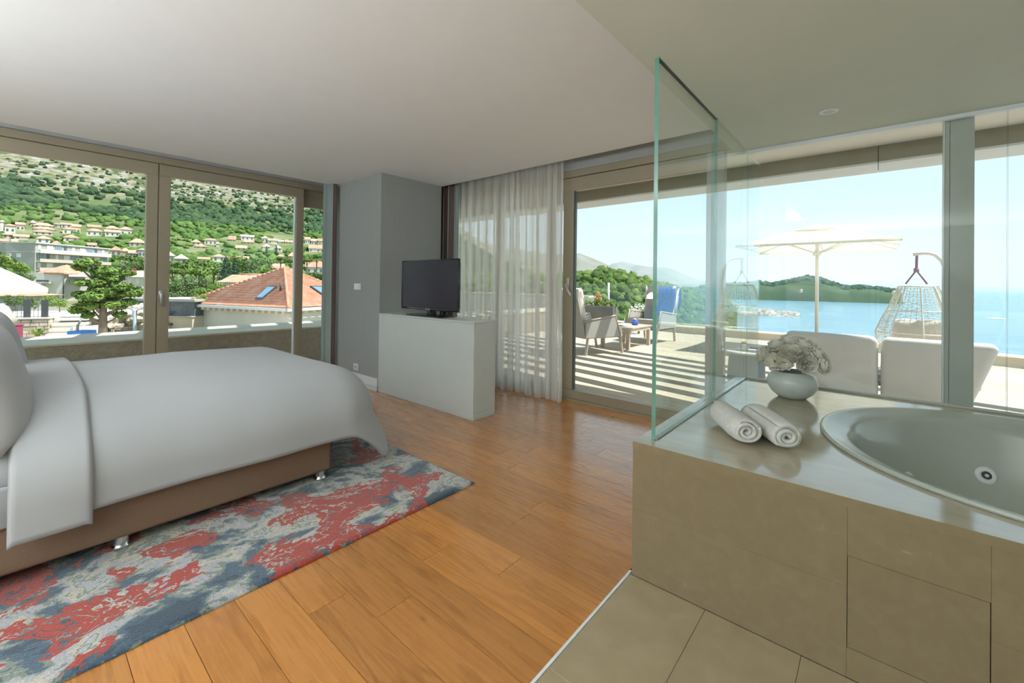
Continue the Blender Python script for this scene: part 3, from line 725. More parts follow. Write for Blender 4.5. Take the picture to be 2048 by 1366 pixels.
def duvet_grid(b0, b1, na, nb, top, L, R, amax, off=0.0):
    vs = []
    for j in range(nb + 1):
        b = b0 + (b1 - b0) * j / nb
        for i in range(na + 1):
            a = -amax + 2 * amax * i / na
            ea = max(0, abs(a) - WX); eb = max(0, b - L)
            flare = 0.03 + (0.46 * eb / (hypot(ea, eb) + 1e-6) if eb > 0 else 0.0)
            p = drape(a, b, top, L, R, flare)
            w = 0.005 * mnoise.noise(Vector((a * 2.2, b * 1.8, 1.7))) + 0.002 * mnoise.noise(Vector((a * 6, b * 5, 4.0)))
            p.z += w
            sm_ = min(1.0, max(0.0, (ea - 0.10) / 0.30)); sm_ = sm_ * sm_ * (3 - 2 * sm_)
            p.x += (1 if a > 0 else -1) * (off + 0.014 * mnoise.noise(Vector((b * 2.6, a, 0)))) * sm_
            p.z += off * (1 - sm_)
            p.z = max(p.z, 0.024)
            vs.append(p)
    return vs
na, nb = 110, 100
AMAX = WX + 0.615
vs = duvet_grid(0.05, 1.40 + 0.66, na, nb, 0.70, 1.40, 0.34, AMAX)
# hem line: side hem rises a little toward the foot, the corner tail falls to the floor
f = [(j * (na + 1) + i, j * (na + 1) + i + 1, (j + 1) * (na + 1) + i + 1, (j + 1) * (na + 1) + i) for j in range(nb) for i in range(na)]
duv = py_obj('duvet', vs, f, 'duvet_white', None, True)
mo = duv.modifiers.new('thick', 'SOLIDIFY'); mo.thickness = 0.022; mo.offset = -1
tag(duv, 'smooth white duvet draped over the bed and hanging past its foot', 'duvet')
vs = duvet_grid(-0.005, 0.235, 110, 20, 0.70, 1.40, 0.34, WX + 0.655, 0.034)
for q, p in enumerate(vs):
    j = q // 111
    if j in (0, 20): p.z -= 0.014; p.x -= 0.012 if (q % 111) > 80 else 0
f = [(j * 111 + i, j * 111 + i + 1, (j + 1) * 111 + i + 1, (j + 1) * 111 + i) for j in range(20) for i in range(110)]
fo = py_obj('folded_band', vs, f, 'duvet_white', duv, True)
mo = fo.modifiers.new('thick', 'SOLIDIFY'); mo.thickness = 0.03; mo.offset = -1
# pillows
def pillow(cx, cy, cz, lx, lz, ly, rz, tilt, label):
    n_, k_ = 28, 20
    v, f = [], []
    for side in (1, -1):
        for j in range(k_ + 1):
            for i in range(n_ + 1):
                s_, t_ = -1 + 2 * i / n_, -1 + 2 * j / k_
                th = (max(0, 1 - s_ ** 4) * max(0, 1 - t_ ** 4)) ** 0.55
                v.append(Vector((s_ * lx * (1 - 0.06 * (1 - t_ * t_) * abs(s_)), side * ly * th, t_ * lz)))
    o_ = (n_ + 1) * (k_ + 1)
    for s_ in (0, o_):
        for j in range(k_):
            for i in range(n_):
                a = s_ + j * (n_ + 1) + i; q = (a, a + 1, a + n_ + 2, a + n_ + 1); f.append(q if s_ else q[::-1])
    mt = Matrix.Translation((cx, cy, cz)) @ Matrix.Rotation(rz, 4, 'Z') @ Matrix.Rotation(tilt, 4, 'X')
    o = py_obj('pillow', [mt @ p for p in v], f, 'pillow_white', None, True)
    md = o.modifiers.new('weld', 'WELD'); md.merge_threshold = 0.0005
    return tag(o, label, 'pillow', 'white bed pillows')
pillow(-3.02, -0.09, 0.83, 0.40, 0.27, 0.135, 0, radians(14), 'white pillow leaning up on the near side of the bed')
pillow(-4.0, -0.09, 0.83, 0.40, 0.27, 0.135, 0, radians(14), 'white pillow leaning up on the window side of the bed')

# --- curtains
def pleat(name, mat, pts_fn, nu, nv, z0, z1, parent=None):
    v, f = [], []
    for j in range(nv + 1):
        t_ = j / nv; z = z0 + (z1 - z0) * t_
        for i in range(nu + 1):
            x, y = pts_fn(i / nu, t_); v.append((x, y, z))
    for j in range(nv):
        for i in range(nu):
            a = j * (nu + 1) + i; f.append((a, a + 1, a + nu + 2, a + nu + 1))
    return v, f
rs = random.Random(5)
ph = [0]; wd = []
for k in range(13): wd.append(rs.uniform(0.6, 1.5))
tw = sum(wd); acc = [0]
for w_ in wd: acc.append(acc[-1] + w_ / tw)
amp = [rs.uniform(0.03, 0.07) for _ in wd]
def voile_pt(s_, t_):
    k = 0
    while k < len(wd) - 1 and s_ > acc[k + 1]: k += 1
    q = (s_ - acc[k]) / (acc[k + 1] - acc[k])
    a = 0.55 + 0.45 * (1 - t_)
    x = -4.30 + 1.715 * s_ + 0.028 * sin(4 * pi * q) * a + 0.02 * (1 - t_) * sin(9 * s_ + 1)
    y = 3.905 + amp[k] * a * (1 - cos(2 * pi * q)) * 0.9 - 0.045 + 0.012 * sin(23 * s_ + 2.0 * t_)
    if t_ < 0.06: y -= 0.02 * (1 - t_ / 0.06) * sin(40 * s_) * 0.5
    return x, y
v, f = pleat('x', 'voile', voile_pt, 420, 24, 0.004, 2.74)
sc_ = py_obj('sheer_curtain', v, f, 'voile', None, True)
tag(sc_, 'sheer white pleated curtain drawn across the terrace doors', 'curtain')
def stripe_drape(name, x0, y0, x1, y1, nfold, depth, cols, label, zt_=2.74):
    nu, nv = nfold * 16, 10
    dx, dy = x1 - x0, y1 - y0; l_ = hypot(dx, dy); nxn, nyn = -dy / l_, dx / l_
    def fn(s_, t_):
        a = depth * (0.8 + 0.2 * (1 - t_)); w_ = a * sin(2 * pi * nfold * s_)
        k_ = 0.25 * l_ / nfold * sin(4 * pi * nfold * s_) * 0.5
        return x0 + dx * s_ + nxn * w_ + dx / l_ * k_, y0 + dy * s_ + nyn * w_ + dy / l_ * k_
    v, f = pleat(name, None, fn, nu, nv, 0.006, zt_)
    me = bpy.data.meshes.new(name); me.from_pydata(v, [], f); me.update()
    o = link_mesh(name, me, sorted(set(cols)), None, True)
    order = sorted(set(cols))
    for q, p in enumerate(me.polygons):
        p.material_index = order.index(cols[int((q % nu) / nu * len(cols)) % len(cols)])
    md = o.modifiers.new('thick', 'SOLIDIFY'); md.thickness = 0.004
    return tag(o, label, 'curtain')
G, Bn, Be, Dk = 'drape_green', 'drape_brown', 'drape_beige', 'drape_dark'
stripe_drape('drape', -5.60, 2.66, -5.45, 2.775, 1, 0.03, [G, G, G, G, G, G, G, Be, Bn, Bn], 'grey green and brown lined drape beside the left window')
stripe_drape('drape', -4.66, 3.87, -4.27, 3.87, 3, 0.055, [Dk, Dk, Dk, Be, Bn, Bn, G, G, Bn, Be, G, G, G], 'green, brown and beige striped drape behind the television')

# --- towels
def towel_roll(p_near, p_far, r, turns, label, ph0):
    p0, p1 = Vector(p_near), Vector(p_far)
    ax = (p1 - p0); L_ = ax.length; ax.normalize()
    s_ = ax.cross(Vector((0, 0, 1))).normalized(); w_ = Vector((0, 0, 1))
    n_ = int(turns * 30); th = r / (turns + 0.5)
    rows = 14
    v, f = [], []
    loop_o, loop_i = [], []
    for k in range(n_ + 1):
        a = ph0 - 2 * pi * turns * (1 - k / n_); rad = th * 0.55 + (r - th * 0.55) * k / n_
        loop_o.append((a, rad))
    for j in range(rows + 1):
        tt = j / rows
        for (a, rad) in loop_o:
            bul = 1 + 0.035 * mnoise.noise(Vector((tt * 4, a * 0.8, ph0))) if rad > r * 0.8 else 1
            endr = 0.012 * (1 if rad > r * 0.82 else 0) * (max(0, 1 - tt * 9) + max(0, 1 - (1 - tt) * 9))
            rr_ = (rad - endr) * bul
            sq = 1 - 0.10 * max(0, -sin(a))       # settled flat underneath
            c = p0 + ax * (L_ * tt + (0.006 * sin(rad * 160) if j in (0, rows) else 0))
            v.append(c + s_ * cos(a) * rr_ * 1.06 + w_ * sin(a) * rr_ * sq * 0.97)
    m_ = n_ + 1
    for j in range(rows):
        for k in range(n_): f.append((j * m_ + k, j * m_ + k + 1, (j + 1) * m_ + k + 1, (j + 1) * m_ + k))
    zmin = min(p.z for p in v)
    for p in v: p.z += (DECK + 0.0045 + th * 0.42) - zmin
    o = py_obj('rolled_towel', v, f, 'towel', None, True)
    md = o.modifiers.new('thick', 'SOLIDIFY'); md.thickness = th * 0.80; md.offset = 0
    return tag(o, label, 'towel', 'rolled bath towels')
towel_roll((-0.425, 2.075, 0.66), (-0.605, 2.34, 0.66), 0.062, 3.4, 'rolled white towel lying nearer the glass screen', 0.4)
towel_roll((-0.283, 2.128, 0.66), (-0.468, 2.40, 0.66), 0.062, 3.4, 'rolled white towel lying nearer the bathtub', 2.2)

# --- vase and peonies
VX, VY = -0.405, 3.195
vs_ = thing('flower_vase', 'round pale ceramic vase on the bath surround', 'vase', (VX, VY, DECK))
lathe('vase_body', 'ceramic', [(0.0, DECK + 0.001), (0.062, DECK + 0.001), (0.078, DECK + 0.006), (0.112, DECK + 0.035), (0.134, DECK + 0.072), (0.139, DECK + 0.098), (0.132, DECK + 0.128), (0.115, DECK + 0.150), (0.098, DECK + 0.163), (0.094, DECK + 0.166), (0.090, DECK + 0.162), (0.10, DECK + 0.15), (0.125, DECK + 0.10), (0.10, DECK + 0.03), (0.0, DECK + 0.012)], VX, VY, vs_, 56)
def petal_mesh(bm, base, out, up, L_, w_, curl, cup, rj):
    side = out.cross(up).normalized(); g = []
    for a in range(5):
        t_ = a / 4; row_ = []
        for b_ in range(5):
            s_ = -1 + b_ / 2
            wid = w_ * sqrt(sin(pi * (0.10 + 0.80 * t_))) * s_
            ho = sum(sin(curl * (1.3 - 0.95 * (q + 0.5) / 4)) for q in range(a)) * L_ / 4; hu = sum(cos(curl * (1.3 - 0.95 * (q + 0.5) / 4)) for q in range(a)) * L_ / 4
            o_ = out * ho + up * hu + side * wid - out * (0.30 * w_ * s_ * s_)
            if a == 4: o_ += up * (0.05 * L_ * rj.uniform(-1, 1)) + out * (0.05 * L_ * rj.uniform(-1, 1))
            row_.append(bm.verts.new(base + o_))
        g.append(row_)
    for a in range(4):
        for b_ in range(4): bm.faces.new((g[a][b_], g[a][b_ + 1], g[a + 1][b_ + 1], g[a + 1][b_]))
def flower(kind, seed):
    rj = random.Random(seed); bm = bmesh.new(); R_ = 0.075
    rings = [(4, 0.18, 0.78), (5, 0.45, 0.88), (6, 0.75, 0.96), (7, 1.02, 1.0), (7, 1.32, 1.0)] if kind else [(6, 0.8, 0.9), (7, 1.08, 1.0), (7, 1.38, 1.0)]
    for ri, (n_, curl, ls) in enumerate(rings):
        for k in range(n_):
            a = 2 * pi * k / n_ + ri * 0.37 + rj.uniform(-0.15, 0.15)
            out = Vector((cos(a), sin(a), 0))
            petal_mesh(bm, out * (0.004 + 0.002 * ri), out, Vector((0, 0, 1)), R_ * ls * rj.uniform(0.9, 1.12), R_ * (0.36 + 0.05 * ri), curl + rj.uniform(-0.12, 0.12), 1.0, rj)
    me = bpy.data.meshes.new('petals'); bm.to_mesh(me); bm.free()
    for p in me.polygons: p.use_smooth = True
    return me
pet = [flower(1, 1), flower(1, 2), flower(0, 3)]
for m_ in pet[:1]: m_.materials.append(MATS['petal_white'])
for m_ in pet[1:]: m_.materials.append(MATS['petal'])
bm = bmesh.new(); rj = random.Random(2)
for k in range(26):
    a = rj.uniform(0, 2 * pi); r_ = rj.uniform(0, 0.012)
    add_tube(bm, [(r_ * 0.4 * cos(a), r_ * 0.4 * sin(a), 0.0), (r_ * cos(a), r_ * sin(a), 0.022 + rj.uniform(-0.003, 0.004))], 0.0016, 4)
st_me = bpy.data.meshes.new('stamens'); bm.to_mesh(st_me); bm.free(); st_me.materials.append(MATS['stamen'])
bm = bmesh.new(); add_tube(bm, [(0, 0, 0.004), (0, 0, -0.09)], 0.0035, 6); stm_me = bpy.data.meshes.new('stem'); bm.to_mesh(stm_me); bm.free(); stm_me.materials.append(MATS['leaf_dark'])
def put_flower(x, y, z, dirv, kind, s_, label, group=None):
    e_ = thing('peony', label, 'flower', (x, y, z), group)
    for me, nm in ((pet[kind], 'petals'), (stm_me, 'stem')) + (((st_me, 'stamens'),) if kind == 2 else ()):
        o = bpy.data.objects.new(nm, me); COL.objects.link(o); o.parent = e_
    e_.rotation_euler = Vector(dirv).to_track_quat('Z', 'Y').to_euler(); e_.scale = (s_,) * 3
cdir = Vector((-VX, -VY, 0)).normalized(); sdir = Vector((cdir.y, -cdir.x, 0)) * -1     # toward the camera, and to the picture's right
def fl_at(right, near, up, dirv, kind, s_, label, group=None):
    p = Vector((VX, VY, DECK)) + sdir * right * 0.82 + cdir * near * 0.85 + Vector((0, 0, 0.02 + up * 0.95))
    s_ *= 0.84
    d_ = sdir * dirv[0] + cdir * dirv[1] + Vector((0, 0, dirv[2]))
    put_flower(p.x, p.y, p.z, d_, kind, s_, label, group)
GP = 'white peonies in the vase'
fl_at(0.085, 0.10, 0.215, (0.35, 0.9, 0.1), 0, 0.95, 'tight round white peony facing out at the lower right of the vase')
fl_at(-0.105, 0.09, 0.215, (-0.3, 0.9, 0.25), 2, 1.0, 'open white peony with a yellow centre low on the left', GP)
fl_at(-0.055, 0.12, 0.22, (0.1, 0.95, 0.2), 2, 0.85, 'open peony with a yellow centre beside the lowest left bloom', GP)
fl_at(-0.01, 0.09, 0.265, (0.0, 0.8, 0.6), 1, 1.05, 'full cream peony in the middle front of the bouquet')
fl_at(-0.165, 0.03, 0.245, (-0.9, 0.3, 0.3), 0, 1.05, 'white peony at the far left end of the bouquet')
fl_at(-0.085, 0.02, 0.30, (-0.45, 0.2, 0.85), 0, 1.05, 'white peony at the upper left of the bouquet')
fl_at(-0.01, 0.0, 0.325, (-0.05, 0.15, 1), 0, 1.1, 'white peony at the very top of the bouquet')
fl_at(0.065, 0.02, 0.315, (0.3, 0.2, 0.9), 1, 1.05, 'cream peony just right of the top bloom')
fl_at(0.135, 0.03, 0.27, (0.7, 0.3, 0.6), 1, 1.0, 'cream pink peony at the upper right of the bouquet')
fl_at(0.165, 0.05, 0.22, (0.9, 0.4, 0.1), 0, 1.0, 'white peony at the far right end of the bouquet')
fl_at(0.045, 0.06, 0.27, (0.3, 0.8, 0.6), 1, 0.9, 'pinkish peony above the tight round bloom')
fl_at(0.0, -0.08, 0.28, (0, -0.6, 0.8), 0, 1.05, 'white peony on the window side of the bouquet', GP)
fl_at(-0.1, -0.09, 0.25, (-0.5, -0.7, 0.5), 0, 1.0, 'white peony on the window side of the bouquet', GP)
fl_at(0.1, -0.09, 0.25, (0.5, -0.7, 0.5), 0, 1.0, 'white peony on the window side of the bouquet', GP)

# ================================================================== TERRACE
dk = setting('floor_terrace')
box('deck_joists', 'planter_grey', -7.0, 6.0, 4.17, 10.0, -0.2, -0.035, dk)
AL = radians(9)
BR = Matrix.Rotation(-AL, 4, 'Z')
# decking boards run almost parallel to the doors
bw = 0.145
yb = 2.6; k = 0
edge = [(-11.0, 12.3), (-3.1, 12.0), (-1.67, 11.92), (1.7, 10.92), (6.0, 9.2)]
def edge_y(x):
    for (a, b_), (c, d_) in zip(edge[:-1], edge[1:]):
        if a <= x <= c: return b_ + (d_ - b_) * (x - a) / (c - a)
    return edge[0][1] if x < edge[0][0] else edge[-1][1]
while yb < 12.4:
    # board strip centred on the line y = yb - tan(AL)*x ; clip it to the terrace by sampling
    t_ = math.tan(AL); xs = [x / 10 for x in range(-70, 60)]
    ok = [x for x in xs if (yb - t_ * x > 4.19) and (yb - t_ * x + bw < edge_y(x) - 0.02)]
    if len(ok) > 4:
        xa, xb = ok[0], ok[-1]
        hw = bw / 2 / cos(AL) - 0.003
        v = []
        for z in (-0.03, -0.006):
            for (x, s_) in ((xa, -1), (xb, -1), (xb, 1), (xa, 1)): v.append((x, yb + bw / 2 - t_ * x + s_ * hw, z))
        py_obj('deck_board', v, [(3, 2, 1, 0), (4, 5, 6, 7), (0, 1, 5, 4), (1, 2, 6, 5), (2, 3, 7, 6), (3, 0, 4, 7)], 'decking', dk)
    yb += bw / cos(AL)
# curb and glass balustrade
cb_ = setting('terrace_curb')
def strip(name, mat, off0, off1, z0, z1, parent):
    v, f = [], []
    for (x, y_) in edge:
        for (o_, z) in ((off0, z0), (off1, z0), (off1, z1), (off0, z1)): v.append((x, y_ + o_, z))
    for i in range(len(edge) - 1):
        for j in range(4): f.append((i * 4 + j, i * 4 + (j + 1) % 4, i * 4 + 4 + (j + 1) % 4, i * 4 + 4 + j))
    f += [(0, 1, 2, 3), tuple(len(v) - 4 + j for j in (3, 2, 1, 0))]
    return py_obj(name, v, f, mat, parent)
strip('curb_wall', 'house_cream', 0.0, 0.5, -3.0, 0.125, cb_)
strip('curb_coping', 'coping', -0.02, 0.52, 0.1255, 0.16, cb_)
bal = thing('glass_balustrade', 'clear glass balustrade along the sea side of the terrace', 'balustrade', (-1.67, 12.1, 0.16))
pts = []
for (a, b_), (c, d_) in zip(edge[:-1], edge[1:]):
    n_ = max(1, round(hypot(c - a, d_ - b_) / 1.6))
    for q in range(n_): pts.append((a + (c - a) * q / n_, b_ + (d_ - b_) * q / n_ + 0.28))
pts.append((edge[-1][0], edge[-1][1] + 0.28))
for (a, b_), (c, d_) in zip(pts[2:-1], pts[3:]):
    l_ = hypot(c - a, d_ - b_); ux, uy = (c - a) / l_, (d_ - b_) / l_
    mt = Matrix.Translation((a, b_, 0)) @ Matrix.Rotation(atan2(uy, ux), 4, 'Z')
    bm = bmesh.new(); add_box(bm, 0.01, l_ - 0.01, -0.006, 0.006, 0.162, 1.33)
    bm.normal_update()
    for f_ in bm.faces:
        f_.material_index = 0 if abs(f_.normal.z) < 0.5 else 1
    me = bpy.data.meshes.new('glass_panel'); bm.to_mesh(me); bm.free(); me.transform(mt)
    link_mesh('glass_panel', me, ['glass_rail', 'glass_rail'], bal)
for px_, py_ in ((1599, 582), (1787, 585)):
    x_ = PD(px_, py_, 11.9); k_ = min(pts, key=lambda q: hypot(q[0] - x_.x, q[1] - x_.y))
    lathe('clamp', 'satin_steel', [(0.0, x_.z - 0.04), (0.03, x_.z - 0.03), (0.04, x_.z), (0.03, x_.z + 0.03), (0.0, x_.z + 0.04)], x_.x, edge_y(x_.x) + 0.245, bal, 14)
pp_ = PD(1217, 600, 12.6); tube('post', 'shutter_white', [(pp_.x, pp_.y, 0.0), (pp_.x, pp_.y, 1.36)], 0.03, bal)
# flank wall at the far end of the terrace
tag(boxes('wall_terrace', 'house_cream', [(-16.0, -7.35, 12.5, 12.9, -3, 0.86), (-16.0, -7.3, 12.46, 12.94, 0.861, 0.92)]), kind='structure')

# roof overhang, beam and sun slats
ro = setting('roof_overhang')
box('overhang_soffit', 'roof_soffit', -6.9, 4.6, 4.15, 5.25, 2.60, 2.75, ro)
box('overhang_soffit', 'roof_soffit', -6.75, -5.99, -3.5, 4.15, 2.62, 2.75, ro)
box('roof_slab', 'roof_soffit', -6.75, 4.6, -3.5, 5.55, 2.825, 3.0, ro)
xs = [-6.95, -4.85, -2.50, 0.0, 0.51, 2.6, 4.6]
for a, c in zip(xs[:-1], xs[1:]):
    box('fascia_panel', 'fascia', a + 0.002, c - 0.002, 5.17, 5.19, 2.455, 2.62, ro)
    box('beam_underside', 'fascia_under', a + 0.002, c - 0.002, 5.17, 5.58, 2.435, 2.454, ro)
    box('beam_front', 'fascia', a, c, 5.56, 5.58, 2.455, 2.9, ro)
# slatted sunshade above the beam (it stripes the deck and the side parapet)
sl = setting('roof_sunshade')
t_ = math.tan(AL)
for k in range(26):
    c0 = 5.75 + k * 0.44 - 0.0
    if c0 < 9.0:
        v = []
        for z in (3.30, 3.36):
            for (x, s_) in ((-7.6, -0.11), (5.0, -0.11), (5.0, 0.11), (-7.6, 0.11)): v.append((x, c0 - t_ * x - 0.3 + s_, z))
        py_obj('slat', v, [(3, 2, 1, 0), (4, 5, 6, 7), (0, 1, 5, 4), (1, 2, 6, 5), (2, 3, 7, 6), (3, 0, 4, 7)], 'fascia', sl)
for k in range(20):
    c0 = -1.5 + k * 0.62
    v = []
    t2 = math.tan(radians(14))
    for z in (4.1, 4.16):
        for (x, s_) in ((-8.6, -0.10), (-5.6, -0.10), (-5.6, 0.10), (-8.6, 0.10)): v.append((x, c0 - t2 * (x + 8) + s_, z))
    py_obj('slat', v, [(3, 2, 1, 0), (4, 5, 6, 7), (0, 1, 5, 4), (1, 2, 6, 5), (2, 3, 7, 6), (3, 0, 4, 7)], 'fascia', sl)

# balcony on the left
tag(box('floor_balcony', 'terracotta', -7.2, -5.99, -4.0, 12.0, -0.25, -0.06), kind='structure')
pa = setting('wall_parapet')
box('parapet_body', 'stucco', -8.25, -7.2, -4.0, 12.0, -4.0, 0.495, pa)
box('parapet_coping', 'coping', -8.28, -7.19, -4.0, 12.0, 0.4955, 0.526, pa, bev=0.008)

# --- outdoor sofa
sf = thing('outdoor_sofa', 'white two seat outdoor sofa with its rounded back to the bathroom window', 'sofa', (0.02, 6.2, 0))
def shell(x0, x1):
    bm = bmesh.new(); add_box(bm, x0, x1, 5.86, 6.02, 0.10, 0.79, 0.07, 6)
    for v_ in bm.verts:
        h = (v_.co.z - 0.30) / 0.49
        xc = 0.02
        v_.co.x = xc + (v_.co.x - xc) * (0.87 + 0.13 * h - 0.25 * max(0, 0.30 - v_.co.z))
        v_.co.y += (1 - h) * 0.10
        if v_.co.z > 0.6: v_.co.z -= 0.018 * (v_.co.x - (x0 + x1) / 2) ** 2 / 0.18
    return bm
bm_obj('backrest', shell(-0.83, 0.008), 'sofa_white', sf, True); bm_obj('backrest', shell(0.03, 0.87), 'sofa_white', sf, True)
for a, c in ((-0.74, 0.0), (0.03, 0.77)):
    bm = bmesh.new(); add_box(bm, a, c, 6.06, 6.75, 0.28, 0.44, 0.05, 4); bm_obj('seat_cushion', bm, 'sofa_white', sf, True)
box('seat_frame', 'sofa_white', -0.66, 0.69, 6.2, 6.72, 0.21, 0.275, sf, bev=0.02)
for x in (-0.55, 0.55):
    for y_ in (6.15, 6.62): tube('leg', 'teak_grey', [(x, y_, -0.006), (x, y_, 0.21)], 0.022, sf)

# --- umbrella
UX0, UX1, UY0, UY1, UZ = -2.14, 0.30, 9.28, 11.62, 2.10
ucx, ucy = (UX0 + UX1) / 2, (UY0 + UY1) / 2
um = thing('patio_umbrella', 'large square cream parasol open on the sea side of the terrace', 'umbrella', (ucx, ucy, 0))
apex = Vector((ucx, ucy, 2.52))
def canopy(name, z_in, zt, h0, h1, sag, drop):
    v, f = [], []
    nr, ns = 8, 40
    for i in range(nr + 1):
        q = h0 + (h1 - h0) * i / nr
        for k in range(ns):
            e_, t_ = divmod(k, ns // 4); t_ = t_ / (ns // 4) * 2 - 1
            c = [(t_, -1), (1, t_), (-t_, 1), (-1, -t_)][e_]
            hx, hy = (UX1 - UX0) / 2, (UY1 - UY0) / 2
            # hem edges pull in between the ribs
            pull = 1 - 0.035 * (1 - t_ * t_) * q
            z = zt + (UZ - zt) * (q - h0) / (1 - h0) - sag * (1 - t_ * t_) * q * (1 - q) * 2
            v.append((ucx + c[0] * hx * q * pull, ucy + c[1] * hy * q * pull, z))
    for i in range(nr):
        for k in range(ns): f.append((i * ns + k, i * ns + (k + 1) % ns, (i + 1) * ns + (k + 1) % ns, (i + 1) * ns + k))
    if drop:
        b0 = len(v)
        for k in range(ns): p = v[nr * ns + k]; v.append((p[0], p[1], p[2] - drop))
        for k in range(ns): f.append((nr * ns + k, nr * ns + (k + 1) % ns, b0 + (k + 1) % ns, b0 + k))
    return py_obj(name, v, f, 'umbrella_cloth', um, True)
canopy('canopy', 0, 2.47, 0.16, 1.0, 0.05, 0.04)
canopy('vent_cap', 0, 2.56, 0.001, 0.30, 0.0, 0.0)
tube('pole', 'umbrella_pole', [(ucx, ucy, -0.006), (ucx, ucy, 2.52)], 0.032, um, 14)
lathe('hub', 'umbrella_pole', [(0.0, 1.93), (0.075, 1.935), (0.075, 1.965), (0.05, 1.99), (0.05, 2.03), (0.0, 2.03)], ucx, ucy, um, 18)
lathe('top_hub', 'umbrella_pole', [(0.0, 2.40), (0.06, 2.40), (0.06, 2.46), (0.0, 2.46)], ucx, ucy, um, 18)
for k in range(8):
    dxy = [(1, -1), (1, 0), (1, 1), (0, 1), (-1, 1), (-1, 0), (-1, -1), (0, -1)][k]
    tip = Vector((ucx + dxy[0] * (UX1 - UX0) / 2 * 1.0, ucy + dxy[1] * (UY1 - UY0) / 2 * 1.0, UZ - 0.015))
    top = Vector((ucx, ucy, 2.43)); rib = tube('rib', 'umbrella_pole', [top, tip], 0.012, um, 6)
    mid = top.lerp(tip, 0.52); tube('strut', 'umbrella_pole', [(ucx, ucy, 1.965), mid - Vector((0, 0, 0.008))], 0.010, rib, 6)
box('base_plate', 'planter_grey', ucx - 0.4, ucx + 0.4, ucy - 0.4, ucy + 0.4, -0.006, 0.06, um, bev=0.015)

# --- hanging wicker chair
hcx, hcy = 0.47, 8.98
hc = thing('hanging_chair', 'white wicker egg chair hanging from a curved stand', 'hanging chair', (hcx + 0.9, hcy, 0))
top = PD(1830, 510, 9.0)
az_ = atan2(hcy, hcx)
rt = Vector((sin(az_), -cos(az_), 0))       # picture right, seen from the room
def rel(r_, z): return Vector((hcx, hcy, z)) + rt * r_
arm = [rel(-0.06, 1.81), rel(0.05, 1.825), rel(0.12, 1.82), rel(0.19, 1.79), rel(0.25, 1.71), rel(0.29, 1.60), rel(0.34, 1.30), rel(0.37, 0.9) + Vector((0, 0.3, 0)), rel(0.37, 0.5) + Vector((0, 0.45, 0)), rel(0.34, 0.2) + Vector((0, 0.55, 0)), rel(0.25, 0.04) + Vector((0, 0.5, 0))]
tube('stand_arm', 'umbrella_pole', arm, 0.026, hc, 10)
bm = bmesh.new(); add_tube(bm, [rel(0.5 * cos(a / 12 * 2 * pi), 0.02) + Vector((0, 0.5, 0)) * sin(a / 12 * 2 * pi) for a in range(13)], 0.024, 8); bm_obj('stand_base', bm, 'umbrella_pole', hc, True)
def basket_r(z):      # half width by height
    pts_ = [(0.30, 0.34), (0.45, 0.47), (0.60, 0.50), (0.80, 0.43), (1.0, 0.34), (1.2, 0.27), (1.32, 0.225)]
    for (a, b_), (c, d_) in zip(pts_[:-1], pts_[1:]):
        if a <= z <= c: return b_ + (d_ - b_) * (z - a) / (c - a)
    return pts_[0][1] if z < 0.3 else pts_[-1][1]
rj = random.Random(8)
bm = bmesh.new(); grid = []
for i in range(27):
    z = 0.30 + 1.02 * i / 26; row_ = []
    for k in range(30):
        a = pi * 0.02 + pi * 1.96 * k / 29 - pi * 0.5
        # open on the sea side
        a = -pi / 2 + (k / 29 - 0.5) * 2 * pi * 0.72
        r_ = basket_r(z); jx = rj.uniform(-0.015, 0.015) if 0 < k < 29 else 0; jz = rj.uniform(-0.015, 0.015) if 0 < i < 26 else 0
        row_.append(bm.verts.new(Vector((hcx, hcy, z + jz)) + Vector((r_ * cos(a + jx), r_ * 0.85 * sin(a + jx), 0))))
    grid.append(row_)
for i in range(26):
    for k in range(29):
        q = [grid[i][k], grid[i][k + 1], grid[i + 1][k + 1], grid[i + 1][k]]
        if rj.random() < 0.5: bm.faces.new((q[0], q[1], q[2])); bm.faces.new((q[0], q[2], q[3]))
        else: bm.faces.new((q[0], q[1], q[3])); bm.faces.new((q[1], q[2], q[3]))
bmesh.ops.wireframe(bm, faces=bm.faces[:], thickness=0.012, use_replace=True, use_even_offset=False)
bm_obj('wicker_shell', bm, 'wicker', hc)
bm = bmesh.new()
for zz in (0.30, 0.62, 0.95, 1.32):
    add_tube(bm, [Vector((hcx, hcy, zz)) + Vector((basket_r(zz) * cos(a), basket_r(zz) * 0.85 * sin(a), 0)) for a in [-pi / 2 + (k / 30 - 0.5) * 2 * pi * 0.72 for k in range(31)]], 0.011, 6)
for kk in (0, 5, 10, 15, 20, 25, 29):
    a = -pi / 2 + (kk / 29 - 0.5) * 2 * pi * 0.72
    add_tube(bm, [Vector((hcx + basket_r(z) * cos(a), hcy + basket_r(z) * 0.85 * sin(a), z)) for z in [0.30 + 1.02 * i / 20 for i in range(21)]], 0.011, 6)
bm_obj('wicker_frame', bm, 'wicker', hc, True)
lathe('basket_floor', 'wicker', [(0.0, 0.28), (0.30, 0.285), (0.35, 0.31)], hcx, hcy, hc, 24)
bm = bmesh.new(); add_box(bm, hcx - 0.3, hcx + 0.3, hcy - 0.28, hcy + 0.22, 0.33, 0.82, 0.12, 5); bm_obj('cushion', bm, 'cushion_cream', hc, True)
kn = Vector((hcx, hcy, 1.57)) + rt * (-0.02)
bm = bmesh.new(); add_tube(bm, [rel(-0.015, 1.83), kn], 0.017, 7); add_tube(bm, [kn, rel(-0.14, 1.36)], 0.012, 7); add_tube(bm, [kn, rel(0.10, 1.36)], 0.012, 7); add_tube(bm, [kn + Vector((0, 0, 0.03)), kn - Vector((0, 0, 0.03))], 0.032, 8)
bm_obj('rope', bm, 'rope_purple', hc, True)

